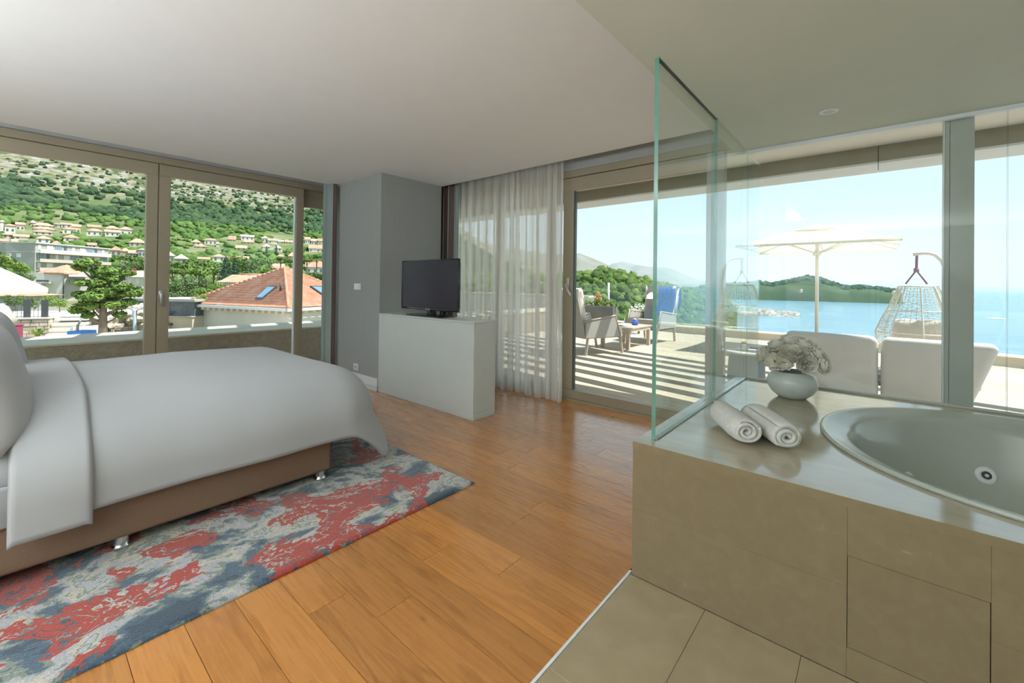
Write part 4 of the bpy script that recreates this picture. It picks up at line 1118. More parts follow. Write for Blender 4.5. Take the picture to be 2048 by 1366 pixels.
# --- coffee table, armchairs, side pieces
def leg4(par, pts_, z1, mat, s_=0.028):
    for (x, y_) in pts_:
        bm = bmesh.new(); add_box(bm, x - s_, x + s_, y_ - s_, y_ + s_, -0.006, z1, 0.004, 1); bm_obj('leg', bm, mat, par)
tb = thing('coffee_table', 'low square teak coffee table between the terrace armchairs', 'table', (-4.05, 8.5, 0))
TM = Matrix.Translation((-4.18, 8.65, 0)) @ Matrix.Rotation(radians(0), 4, 'Z')
for k in range(5):
    x0 = -4.40 + k * 0.136
    box('top_slat', 'teak_grey', x0 + 0.003, x0 + 0.133, 7.93, 9.06, 0.405, 0.43, tb, bev=0.003, seg=1)
boxes('apron', 'teak_grey', [(-4.37, -3.75, 7.96, 7.99, 0.34, 0.404), (-4.37, -3.75, 9.0, 9.03, 0.34, 0.404), (-4.38, -4.35, 7.991, 8.999, 0.34, 0.404), (-3.77, -3.74, 7.991, 8.999, 0.34, 0.404)], tb)
leg4(tb, [(-3.78, 8.0), (-3.78, 8.99), (-4.34, 8.0), (-4.34, 8.99)], 0.34, 'teak_grey', 0.035)
def armchair(label, cx, cy, face, towel=False):
    """face: direction (radians) the sitter looks toward; local +x is forward"""
    ac = thing('armchair', label, 'armchair', (cx, cy, 0), 'grey terrace armchairs')
    T = Matrix.Translation((cx, cy, 0)) @ Matrix.Rotation(face, 4, 'Z') @ Matrix.Scale(1.13, 4)
    def bx(n_, mat, *a, bev=0.01, seg=2, tm=None):
        bm = bmesh.new(); add_box(bm, *a, bev, seg, T @ tm if tm is not None else T); return bm_obj(n_, bm, mat, ac, True)
    for s_ in (-1, 1):
        for (x, tl) in ((0.36, 0.10), (-0.30, -0.08)):
            bm = bmesh.new(); add_tube(bm, [T @ Vector((x + tl * 0.6, s_ * 0.34, -0.006)), T @ Vector((x, s_ * 0.34, 0.30))], 0.026, 6); bm_obj('leg', bm, 'teak_grey', ac)
        # slanted side panel with arm rail
        bm = bmesh.new()
        pr_ = [(-0.36, 0.28), (0.34, 0.28), (0.24, 0.60), (-0.36, 0.52)]
        lo = [bm.verts.new(T @ Vector((x, s_ * 0.335, z))) for x, z in pr_]; hi = [bm.verts.new(T @ Vector((x, s_ * 0.365, z))) for x, z in pr_]
        bm.faces.new(lo); bm.faces.new(hi[::-1])
        for q in range(4): bm.faces.new((lo[q], hi[q], hi[(q + 1) % 4], lo[(q + 1) % 4]))
        bm_obj('side_panel', bm, 'chair_grey', ac)
        bm = bmesh.new(); add_tube(bm, [T @ Vector((-0.40, s_ * 0.35, 0.545)), T @ Vector((0.25, s_ * 0.35, 0.625)), T @ Vector((0.40, s_ * 0.35, 0.22))], 0.02, 6); bm_obj('arm_rail', bm, 'teak_grey', ac, True)
    bx('seat_frame', 'chair_grey', -0.36, 0.38, -0.33, 0.33, 0.26, 0.31)
    bx('seat_cushion', 'cushion_cream', -0.30, 0.46, -0.31, 0.31, 0.315, 0.43, bev=0.04, seg=4)
    tilt = Matrix.Translation((-0.33, 0, 0.36)) @ Matrix.Rotation(radians(-14), 4, 'Y')
    bx('back_frame', 'chair_grey', -0.05, -0.015, -0.33, 0.33, -0.08, 0.60, tm=tilt)
    bx('back_cushion', 'cushion_cream', -0.01, 0.10, -0.30, 0.30, 0.06, 0.70, bev=0.04, seg=4, tm=tilt)
    bx('head_roll', 'cushion_cream', -0.015, 0.13, -0.30, 0.30, 0.52, 0.72, bev=0.05, seg=4, tm=tilt)
    return ac
armchair('grey terrace armchair nearest the doors, half behind the door frame', -4.24, 7.30, radians(68))
armchair('grey terrace armchair with a blue towel over its back', -4.03, 9.74, radians(263))
# blue towel over the far chair's back
def throw():
    T = Matrix.Translation((-4.03, 9.74, 0)) @ Matrix.Rotation(radians(263), 4, 'Z') @ Matrix.Scale(1.13, 4) @ Matrix.Translation((-0.33, 0, 0.36)) @ Matrix.Rotation(radians(-14), 4, 'Y')
    v, f = [], []
    prof_ = [(0.15, 0.15), (0.155, 0.35), (0.155, 0.55), (0.15, 0.70), (0.11, 0.755), (0.04, 0.765), (-0.04, 0.75), (-0.075, 0.68), (-0.08, 0.5), (-0.085, 0.3)]
    for j, (x, z) in enumerate(prof_):
        for i in range(13):
            y_ = -0.02 + 0.37 * i / 12 + (0.03 * sin(j)) ; w_ = 0.012 * sin(i * 1.9 + j * 0.6)
            v.append(T @ Vector((x + (w_ if x > 0 else -w_) + (0.012 if x > 0 else -0.012), y_, z)))
    for j in range(len(prof_) - 1):
        for i in range(12): f.append((j * 13 + i, j * 13 + i + 1, (j + 1) * 13 + i + 1, (j + 1) * 13 + i))
    o = py_obj('beach_towel', v, f, 'blue_towel', None, True)
    md = o.modifiers.new('thick', 'SOLIDIFY'); md.thickness = 0.01
    tag(o, 'bright blue towel thrown over the far armchair', 'towel')
throw()
# things on the coffee table
p = PZ(1254, 652, 0.45)
cl = thing('blue_candle_holder', 'small blue and white glass pot on the coffee table', 'pot', (-3.98, 8.75, 0.43))
lathe('pot', 'blue_glass', [(0.0, 0.4305), (0.05, 0.4305), (0.075, 0.45), (0.08, 0.48), (0.065, 0.515), (0.045, 0.53), (0.05, 0.545), (0.042, 0.545), (0.0, 0.50)], -3.98, 8.75, cl, 22)
lathe('lid', 'plastic_white', [(0.0, 0.575), (0.02, 0.57), (0.04, 0.55), (0.035, 0.546), (0.0, 0.546)], -3.98, 8.75, cl, 16)
mg = thing('magazine', 'open magazine lying on the coffee table', 'magazine', (-4.15, 8.4, 0.43))
for s_ in (-1, 1):
    v = []
    for i in range(6):
        x = -4.14 + s_ * 0.19 * i / 5
        for y_ in (8.25, 8.58): v.append((x, y_, 0.4315 + 0.018 * sin(pi * min(1, i / 4)) + 0.004))
    f = [(2 * i, 2 * i + 1, 2 * i + 3, 2 * i + 2) for i in range(5)]
    o = py_obj('page_block', v, f, 'paper', mg, True); md = o.modifiers.new('t', 'SOLIDIFY'); md.thickness = 0.008
# planter
pl = thing('planter', 'dark grey rectangular planter with green and orange plants', 'planter', (-6.2, 10.6, 0))
p0, p1 = PD(1172, 640, 12.2), PD(1226, 640, 12.0)
plm = Matrix.Translation((p0.x, p0.y, 0)) @ Matrix.Rotation(atan2(p1.y - p0.y, p1.x - p0.x), 4, 'Z'); pll = hypot(p1.x - p0.x, p1.y - p0.y)
pl.location = (p0.x, p0.y, 0)
box('planter_box', 'planter_grey', -0.2, pll, 0.0, 0.55, -0.006, 0.70, pl, bev=0.01, tm=plm)
def leaf_blob(bm, c, rx, ry, rz, n_, size, rj, upb=0.2):
    for _ in range(n_):
        while True:
            d_ = Vector((rj.gauss(0, 1), rj.gauss(0, 1), rj.gauss(0, 1)))
            if d_.length > 0.01: break
        d_.normalize(); q = rj.uniform(0.55, 1.0)
        p = Vector(c) + Vector((d_.x * rx, d_.y * ry, d_.z * rz)) * q
        a = Vector((rj.gauss(0, 1), rj.gauss(0, 1), rj.gauss(0, 0.6))).normalized(); b_ = a.cross(d_ + Vector((0, 0, upb))).normalized()
        s_ = size * rj.uniform(0.6, 1.3)
        v_ = [bm.verts.new(p - a * s_ - b_ * s_ * 0.1), bm.verts.new(p - b_ * s_ * 0.55), bm.verts.new(p + a * s_), bm.verts.new(p + b_ * s_ * 0.55)]
        bm.faces.new(v_)
rj = random.Random(12)
bm = bmesh.new()
for k in range(9): leaf_blob(bm, plm @ Vector((pll * k / 8, 0.27, 0.75 + 0.05 * (k % 2))), 0.16, 0.22, 0.11, 70, 0.035, rj, 1.0)
bm_obj('foliage', bm, 'leaf_bright', pl)
bm = bmesh.new()
for k in range(3): leaf_blob(bm, plm @ Vector((pll * (0.30 + 0.06 * k), 0.2, 0.93 + 0.06 * (k % 2))), 0.07, 0.07, 0.13, 40, 0.035, rj, 1.0)
bm_obj('flower_spike', bm, 'flower_orange', pl)
# light garden bush of white flowers next to the far chair
wb = thing('white_oleander', 'low bush with white flowers behind the coffee table', 'bush', (-5.4, 11.3, 0))
bm = bmesh.new(); c = PD(1278, 622, 12.0); wb.location = (c.x, c.y, 0)
leaf_blob(bm, c, 0.3, 0.3, 0.22, 200, 0.035, rj); bm_obj('blossom', bm, 'petal_white', wb)
bm = bmesh.new(); add_tube(bm, [(c.x, c.y, -0.006), (c.x, c.y, c.z)], 0.03, 6); leaf_blob(bm, c - Vector((0, 0, 0.15)), 0.28, 0.28, 0.3, 150, 0.04, rj); bm_obj('foliage', bm, 'leaf_olive', wb)
# drum side table + blue chair
dt = thing('drum_side_table', 'grey blue drum side table standing beside the white sofa', 'side table', (-1.30, 6.25, 0))
lathe('drum', 'drum_blue', [(0.0, -0.005), (0.19, -0.005), (0.225, 0.05), (0.215, 0.25), (0.20, 0.415), (0.0, 0.415)], -1.30, 6.25, dt, 30)
lathe('table_top', 'paper', [(0.0, 0.416), (0.24, 0.416), (0.25, 0.43), (0.24, 0.445), (0.0, 0.446)], -1.30, 6.25, dt, 30)
gl = thing('lantern', 'small glass candle lantern on the drum side table', 'lantern', (-1.32, 6.22, 0.446))
lathe('jar', 'paper', [(0.0, 0.447), (0.045, 0.447), (0.05, 0.49), (0.045, 0.53), (0.035, 0.54)], -1.32, 6.22, gl, 18)
lathe('candle', 'flower_orange', [(0.0, 0.5415), (0.03, 0.5415), (0.03, 0.565), (0.0, 0.57)], -1.32, 6.22, gl, 14)
bc = thing('blue_lounge_chair', 'blue rounded chair back showing behind the drum table', 'chair', (-1.45, 8.2, 0))
p = PD(1525, 690, 8.2); bc.location = (p.x, p.y, 0)
bm = bmesh.new(); add_box(bm, p.x - 0.19, p.x + 0.19, p.y - 0.05, p.y + 0.05, 0.02, 0.30, 0.045, 4); bm_obj('backrest', bm, 'chair_blue', bc, True)
bm = bmesh.new(); add_box(bm, p.x - 0.19, p.x + 0.19, p.y + 0.06, p.y + 0.5, 0.02, 0.12, 0.03, 3); bm_obj('seat', bm, 'chair_blue', bc, True)
# ================================================================== LANDSCAPE
def interp(x, pts_):
    if x <= pts_[0][0]: return pts_[0][1]
    for (a, b_), (c, d_) in zip(pts_[:-1], pts_[1:]):
        if x <= c: return b_ + (d_ - b_) * (x - a) / (c - a)
    return pts_[-1][1]
SL = [(14, -0.36), (25, -0.22), (40, -0.14), (60, -0.10), (100, -0.06), (150, -0.03), (220, 0.0), (300, 0.032), (400, 0.062), (500, 0.088), (600, 0.108), (800, 0.145), (1100, 0.20), (1500, 0.262), (1900, 0.30), (2300, 0.29)]
def fade(az):       # the mountain runs down to the sea toward the right (azimuth in degrees, left of +y)
    return interp(az, [(18, -0.30), (26, 0.0), (36, 0.14), (43, 0.30), (52, 0.62), (61, 1.0)])
SEA = -34.0
def azof(x, y): return math.degrees(atan2(-x, y))
def ground(x, y):
    r_ = max(hypot(x, y), 1.0); az = azof(x, y)
    s_ = interp(r_, SL); g = fade(az)
    z = EYE + r_ * s_
    low = -6 - 30 * min(1, max(0, (r_ - 20) / 150))
    z = z * g + low * (1 - g) if g < 1 else z
    k = min(1.0, r_ / 600)
    z += k * (9 * mnoise.noise(Vector((x * 0.006, y * 0.006, 0.3))) + 4 * mnoise.noise(Vector((x * 0.02, y * 0.02, 1.3)))) * max(0, min(1, (r_ - 120) / 300))
    if r_ > 700: z += 26 * mnoise.noise(Vector((x * 0.0022, y * 0.0022, 5))) * min(1, (r_ - 700) / 500)
    return z
M2('hill_ground', [(0.30, (0.08, 0.125, 0.045)), (0.46, (0.13, 0.18, 0.065)), (0.58, (0.21, 0.22, 0.115)), (0.72, (0.34, 0.31, 0.22))], scale=0.02, rough=1.0, detail=9, dist=0.3, spec=0.1)
# rocks and dry grass take over from scrub with altitude
mm = MATS['hill_ground']; t = mm.node_tree; N, L = t.nodes, t.links
pb = N['Principled BSDF']; old = pb.inputs['Base Color'].links[0].from_socket
g_ = N.new('ShaderNodeNewGeometry'); sx = N.new('ShaderNodeSeparateXYZ'); L.new(g_.outputs['Position'], sx.inputs[0])
n_ = N.new('ShaderNodeTexNoise'); n_.inputs['Scale'].default_value = 0.06; n_.inputs['Detail'].default_value = 10; n_.inputs['Roughness'].default_value = 0.65; L.new(g_.outputs['Position'], n_.inputs['Vector'])
rk = N.new('ShaderNodeValToRGB'); el = rk.color_ramp.elements
el[0].position = 0.38; el[0].color = (0.07, 0.10, 0.045, 1); el[1].position = 0.66; el[1].color = (0.42, 0.41, 0.39, 1)
for p_, c_2 in ((0.46, (0.13, 0.155, 0.075)), (0.51, (0.30, 0.25, 0.165)), (0.56, (0.24, 0.24, 0.20))):
    q = el.new(p_); q.color = rgba(c_2)
L.new(n_.outputs['Fac'], rk.inputs[0])
mr = N.new('ShaderNodeMapRange'); mr.inputs['From Min'].default_value = 95; mr.inputs['From Max'].default_value = 150; L.new(sx.outputs['Z'], mr.inputs[0])
mx = N.new('ShaderNodeMix'); mx.data_type = 'RGBA'; L.new(mr.outputs[0], mx.inputs[0]); L.new(old, mx.inputs[6]); L.new(rk.outputs[0], mx.inputs[7]); L.new(mx.outputs[2], pb.inputs['Base Color'])
def terrain(name, mat, azs, rs_, fn):
    v, f = [], []
    for r_ in rs_:
        for a in azs:
            x, y_ = -r_ * sin(radians(a)), r_ * cos(radians(a)); v.append((x, y_, fn(x, y_)))
    n_ = len(azs)
    for i in range(len(rs_) - 1):
        for j in range(n_ - 1): f.append((i * n_ + j, i * n_ + j + 1, (i + 1) * n_ + j + 1, (i + 1) * n_ + j))
    return py_obj(name, v, f, mat, None, True)
rs_ = [12 * (2350 / 12) ** (i / 150) for i in range(151)]
hill = terrain('hillside', 'hill_ground', [14 + i * (112 - 14) / 180 for i in range(181)], rs_, ground)
tag(hill, kind='structure')
# sea
m, t, b = nmat('sea_water'); N, L = t.nodes, t.links
b.inputs['Base Color'].default_value = (0.17, 0.33, 0.42, 1); b.inputs['Roughness'].default_value = 0.22; b.inputs['IOR'].default_value = 1.33
tc = N.new('ShaderNodeTexCoord'); n_ = N.new('ShaderNodeTexNoise'); n_.inputs['Scale'].default_value = 0.12; n_.inputs['Detail'].default_value = 8; L.new(tc.outputs['Object'], n_.inputs['Vector'])
bp = N.new('ShaderNodeBump'); bp.inputs['Strength'].default_value = 0.5; bp.inputs['Distance'].default_value = 1.2; L.new(n_.outputs['Fac'], bp.inputs['Height']); L.new(bp.outputs[0], b.inputs['Normal'])
sea = py_obj('sea', [(-9000, 20, SEA), (14000, 20, SEA), (14000, 22000, SEA), (-9000, 22000, SEA)], [(0, 1, 2, 3)], 'sea_water')
tag(sea, kind='structure')
shore = py_obj('shore_slope', [(-30, 12.6, -2.5), (30, 12.6, -2.5), (60, 45, SEA - 1), (-60, 45, SEA - 1)], [(0, 1, 2, 3)], 'rock'); tag(shore, kind='structure')

# ---- headland, islands and far ridges
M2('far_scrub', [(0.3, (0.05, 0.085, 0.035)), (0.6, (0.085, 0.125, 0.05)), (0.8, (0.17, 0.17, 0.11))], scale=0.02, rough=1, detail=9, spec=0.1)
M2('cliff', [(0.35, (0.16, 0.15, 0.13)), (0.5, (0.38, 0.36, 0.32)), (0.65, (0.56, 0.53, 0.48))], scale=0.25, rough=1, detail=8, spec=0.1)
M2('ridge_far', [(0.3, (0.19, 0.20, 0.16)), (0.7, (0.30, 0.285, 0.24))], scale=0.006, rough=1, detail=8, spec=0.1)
def landmass(name, mat, px0, px1, prof_, dist, depth, base_z=SEA - 1, rough_=0.06, seed=0, nseg=90, cols=18, cliffy=0.0):
    """a hill seen between two bearings, its crest given as (pixel column, crest row); it has real depth"""
    v, f = [], []
    for i in range(nseg + 1):
        px_ = px0 + (px1 - px0) * i / nseg; row_ = interp(px_, prof_)
        top = PD(px_, row_, dist); base = PD(px_, 585, dist - depth)
        hz = top.z - base_z
        for j in range(cols + 1):
            q = j / cols                           # 0 near shore .. 0.5 crest .. 1 far side
            d_ = dist - depth + 2 * depth * q
            w_ = sin(pi * q) ** (0.75 - cliffy * 0.35)
            p = PD(px_, 580, d_)
            k = mnoise.noise(Vector((p.x * 8 / dist, p.y * 8 / dist, seed))) * 0.6 + mnoise.noise(Vector((p.x * 30 / dist, p.y * 30 / dist, seed))) * 0.4
            z = base_z + hz * w_ * (1 + rough_ * k * (1 if 0 < j < cols else 0))
            v.append((p.x, p.y, z))
    n_ = cols + 1
    for i in range(nseg):
        for j in range(cols): f.append((i * n_ + j, (i + 1) * n_ + j, (i + 1) * n_ + j + 1, i * n_ + j + 1))
    o = py_obj(name, v, f, mat, None, True)
    return tag(o, kind='structure')
head_prof = [(900, 552), (1100, 556), (1145, 553), (1180, 550), (1210, 541), (1240, 545), (1270, 556), (1300, 566), (1340, 578), (1400, 590), (1440, 600), (1470, 612), (1480, 622)]
HEADD = 330
landmass('headland', 'far_scrub', 880, 1475, head_prof, HEADD, 70, seed=2, rough_=0.10, cols=22)
landmass('island', 'far_scrub', 1380, 1806, [(1380, 575), (1440, 568), (1495, 566), (1515, 563), (1540, 567), (1580, 560), (1615, 552), (1640, 556), (1660, 563), (1685, 572), (1700, 573), (1720, 572), (1760, 575), (1790, 580), (1806, 588)], 1560, 190, seed=4, rough_=0.05, cliffy=0.9)
landmass('rock_spit', 'cliff', 1430, 1600, [(1430, 598), (1470, 600), (1500, 604), (1535, 609), (1545, 616), (1560, 620), (1590, 622), (1600, 626)], 640, 26, seed=6, rough_=0.9, nseg=220, cols=30)
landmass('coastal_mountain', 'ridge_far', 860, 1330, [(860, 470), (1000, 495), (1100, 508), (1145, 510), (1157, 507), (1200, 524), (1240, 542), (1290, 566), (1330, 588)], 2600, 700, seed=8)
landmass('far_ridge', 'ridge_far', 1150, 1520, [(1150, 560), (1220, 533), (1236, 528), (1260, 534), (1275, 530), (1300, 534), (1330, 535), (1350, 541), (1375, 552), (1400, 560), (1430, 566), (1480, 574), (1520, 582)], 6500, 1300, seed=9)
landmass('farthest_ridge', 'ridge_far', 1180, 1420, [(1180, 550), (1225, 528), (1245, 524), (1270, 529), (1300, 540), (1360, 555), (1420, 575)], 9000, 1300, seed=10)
# sea haze: thin real mist between the near coast and the far ridges
def haze_box(name, dens, col=(0.55, 0.83, 1.0)):
    m = bpy.data.materials.new(name); m.use_nodes = True; t = m.node_tree; t.nodes.clear()
    vs2 = t.nodes.new('ShaderNodeVolumeScatter'); vs2.inputs['Color'].default_value = rgba(col); vs2.inputs['Density'].default_value = dens; vs2.inputs['Anisotropy'].default_value = 0.0
    o_ = t.nodes.new('ShaderNodeOutputMaterial'); t.links.new(vs2.outputs[0], o_.inputs['Volume'])
    MATS[name] = m
    v, f = [], []
    plan = [(33, 460), (33, 12000), (20, 12500), (0, 12500), (-20, 12500), (-40, 12500), (-40, 460), (-20, 460), (0, 460), (20, 460)]
    for z, gr in ((SEA + 0.5, 1), (760, 1)):
        for a, r_ in plan: v.append((-r_ * sin(radians(a)), r_ * cos(radians(a)), z))
    k = len(plan); f = [tuple(range(k)), tuple(range(2 * k - 1, k - 1, -1))] + [(i, (i + 1) % k, k + (i + 1) % k, k + i) for i in range(k)]
    bm = bmesh.new(); vv = [bm.verts.new(p) for p in v]
    for q in f: bm.faces.new([vv[i] for i in q])
    o = bm_obj(name, bm, name); return tag(o, 'thin pale sea haze over the distant coast', 'haze', kind='stuff')
haze_box('sea_haze', 0.000065)
# boat wake
wk = py_obj('boat_wake', [PZ(1972, 636, SEA + 0.25), PZ(1990, 634.8, SEA + 0.25), PZ(2012, 637.2, SEA + 0.25), PZ(2012, 638.6, SEA + 0.25), PZ(1990, 637.6, SEA + 0.25)], [(0, 1, 2, 3, 4)], 'awning')
tag(wk, 'short white boat wake on the open sea at far right', 'wake')

# ---- scattered woodland (nobody could count it)
def ico():
    bm = bmesh.new(); bmesh.ops.create_icosphere(bm, subdivisions=2, radius=1.0); bm.verts.ensure_lookup_table()
    v = np.array([q.co[:] for q in bm.verts]); f = np.array([[x.index for x in q.verts] for q in bm.faces]); bm.free(); return v, f
ICV, ICF = ico()
def woodland(name, mat, spots, seed, label=None, parent=None):
    """spots: (x, y, z, rx, rz)"""
    rg = np.random.default_rng(seed); k = len(spots)
    sp_ = np.array(spots); nv = len(ICV)
    lump = 1 + 0.32 * rg.standard_normal((k, nv, 1))
    V = ICV[None] * np.clip(lump, 0.55, 1.5) * np.stack([sp_[:, 3], sp_[:, 3], sp_[:, 4]], 1)[:, None, :] + sp_[:, None, :3]
    Fc = ICF[None] + (np.arange(k) * nv)[:, None, None]
    V = V.reshape(-1, 3); Fc = Fc.reshape(-1, 3)
    me = bpy.data.meshes.new(name); me.vertices.add(len(V)); me.vertices.foreach_set('co', V.ravel())
    me.loops.add(Fc.size); me.loops.foreach_set('vertex_index', Fc.ravel().astype(np.int32))
    me.polygons.add(len(Fc)); me.polygons.foreach_set('loop_start', np.arange(0, Fc.size, 3)); me.polygons.foreach_set('loop_total', np.full(len(Fc), 3)); me.update(calc_edges=True)
    at = me.attributes.new('tone', 'FLOAT', 'POINT'); at.data.foreach_set('value', np.repeat(rg.random(k), nv))
    o = link_mesh(name, me, mat, parent)
    if label: tag(o, label, 'woodland', kind='stuff')
    return o
def woodmat(name, c0, c1, c2, fine=0.35):
    m, t, b = nmat(name); N, L = t.nodes, t.links
    b.inputs['Roughness'].default_value = 1; b.inputs['Specular IOR Level'].default_value = 0.1
    a = N.new('ShaderNodeAttribute'); a.attribute_name = 'tone'
    n_ = N.new('ShaderNodeTexNoise'); n_.inputs['Scale'].default_value = fine; n_.inputs['Detail'].default_value = 4
    tc = N.new('ShaderNodeTexCoord'); L.new(tc.outputs['Object'], n_.inputs['Vector'])
    ad = N.new('ShaderNodeMath'); ad.operation = 'MULTIPLY_ADD'; ad.inputs[1].default_value = 0.6; L.new(a.outputs['Fac'], ad.inputs[0]); 
    s2 = N.new('ShaderNodeMath'); s2.operation = 'MULTIPLY'; s2.inputs[1].default_value = 0.45; L.new(n_.outputs['Fac'], s2.inputs[0]); L.new(s2.outputs[0], ad.inputs[2])
    r = N.new('ShaderNodeValToRGB'); r.color_ramp.elements[0].color = rgba(c0); r.color_ramp.elements[0].position = 0.1; r.color_ramp.elements[1].color = rgba(c2); r.color_ramp.elements[1].position = 0.95
    q = r.color_ramp.elements.new(0.5); q.color = rgba(c1); L.new(ad.outputs[0], r.inputs[0]); L.new(r.outputs[0], b.inputs['Base Color'])
woodmat('wood_hill', (0.03, 0.065, 0.034), (0.055, 0.105, 0.05), (0.105, 0.155, 0.068))
woodmat('wood_lower', (0.06, 0.115, 0.03), (0.10, 0.18, 0.05), (0.17, 0.26, 0.07))
woodmat('wood_head', (0.05, 0.095, 0.025), (0.10, 0.165, 0.045), (0.19, 0.26, 0.07))
rg = random.Random(21)
# house list: columns x0..x1, roof row, eave row, base row, kind (w white, c cream, g grey, s stone), roof (r red, p pale)
HS = [
 ('upper left street', [(0, 7, 440, 443, 464, 'w', 'p'), (9, 31, 448, 451, 467, 'w', 'r'), (32, 49, 445, 449, 462, 'c', 'r'), (61, 72, 441, 445, 451, 'w', 'p'), (67, 107, 446, 451, 455, 'w', 'r'), (109, 120, 446, 448, 456, 'g', 'p'), (122, 143, 446, 449, 456, 'w', 'r'), (144, 161, 449, 453, 468, 'c', 'r'), (176, 202, 450, 454, 458, 'c', 'r'), (211, 238, 452, 457, 463, 'w', 'r'), (239, 265, 454, 459, 471, 'w', 'r')]),
 ('second left street', [(67, 111, 454, 458, 462, 'w', 'r'), (125, 150, 455, 458, 469, 'w', 'r'), (173, 206, 458, 462, 472, 'w', 'r'), (210, 240, 460, 464, 473, 'w', 'r')]),
 ('third left street', [(5, 27, 465, 469, 477, 'c', 'r'), (28, 57, 469, 473, 479, 'w', 'r'), (67, 106, 460, 464, 470, 'w', 'r')]),
 ('fourth left street', [(0, 16, 478, 482, 490, 'w', 'r'), (24, 34, 479, 483, 490, 'w', 'r'), (73, 101, 472, 477, 487, 'w', 'r'), (105, 120, 482, 487, 492, 'c', 'r'), (127, 158, 470, 475, 485, 'c', 'r'), (176, 192, 486, 490, 497, 'w', 'r'), (259, 291, 478, 485, 494, 's', 'r')]),
 ('lower left street', [(187, 208, 498, 502, 510, 'w', 'r'), (221, 243, 493, 500, 513, 's', 'r'), (243, 258, 496, 502, 514, 's', 'r'), (258, 273, 501, 506, 516, 'g', 'r'), (276, 292, 497, 499, 516, 'g', 'p')]),
 ('upper middle street', [(383, 401, 479, 484, 490, 'w', 'r'), (409, 434, 477, 480, 490, 'w', 'r'), (458, 471, 472, 479, 484, 'w', 'r'), (482, 508, 470, 473, 481, 'w', 'p'), (523, 536, 472, 476, 485, 'w', 'p'), (536, 554, 477, 481, 488, 'w', 'r'), (556, 567, 480, 483, 488, 'w', 'p'), (570, 590, 481, 484, 489, 'w', 'r'), (610, 620, 474, 479, 488, 'w', 'r'), (622, 634, 478, 482, 490, 'w', 'r'), (636, 651, 477, 482, 492, 'c', 'r')]),
 ('second middle street', [(391, 413, 488, 493, 497, 'c', 'r'), (432, 439, 484, 487, 495, 'c', 'p'), (472, 493, 491, 496, 501, 'w', 'r'), (485, 508, 480, 484, 488, 'c', 'r'), (525, 541, 488, 493, 499, 'w', 'p'), (549, 563, 491, 496, 503, 'w', 'p'), (618, 648, 490, 497, 505, 'w', 'r')]),
 ('lower middle street', [(330, 348, 504, 511, 527, 'g', 'p'), (349, 376, 509, 517, 527, 'g', 'p'), (394, 419, 515, 519, 523, 's', 'r'), (425, 450, 509, 513, 524, 'w', 'r'), (450, 474, 514, 518, 523, 'w', 'r'), (474, 497, 513, 517, 523, 'c', 'r'), (551, 572, 510, 514, 520, 'w', 'r'), (577, 590, 505, 512, 520, 'c', 'r'), (546, 568, 528, 536, 545, 'w', 'r'), (612, 648, 522, 534, 548, 'w', 'r')]),
]
WIN = py_obj('tmp_win', [(-0.5, 0, 0), (0.5, 0, 0), (0.5, 0, 1), (-0.5, 0, 1), (-0.5, 0.1, 0), (0.5, 0.1, 0), (0.5, 0.1, 1), (-0.5, 0.1, 1)], [(0, 1, 2, 3), (7, 6, 5, 4), (0, 4, 5, 1), (1, 5, 6, 2), (2, 6, 7, 3), (3, 7, 4, 0)], 'pane_dark')
WINME = WIN.data; bpy.data.objects.remove(WIN)
def ground_hit(px_, py_):
    s_ = slope(px_, py_); d = ray(px_, py_); h_ = hypot(d.x, d.y); r_ = 60.0
    while r_ < 1500:
        x, y_ = d.x / h_ * r_, d.y / h_ * r_
        if EYE + s_ * r_ <= ground(x, y_): return r_
        r_ += 4
    return 700
occupied = []
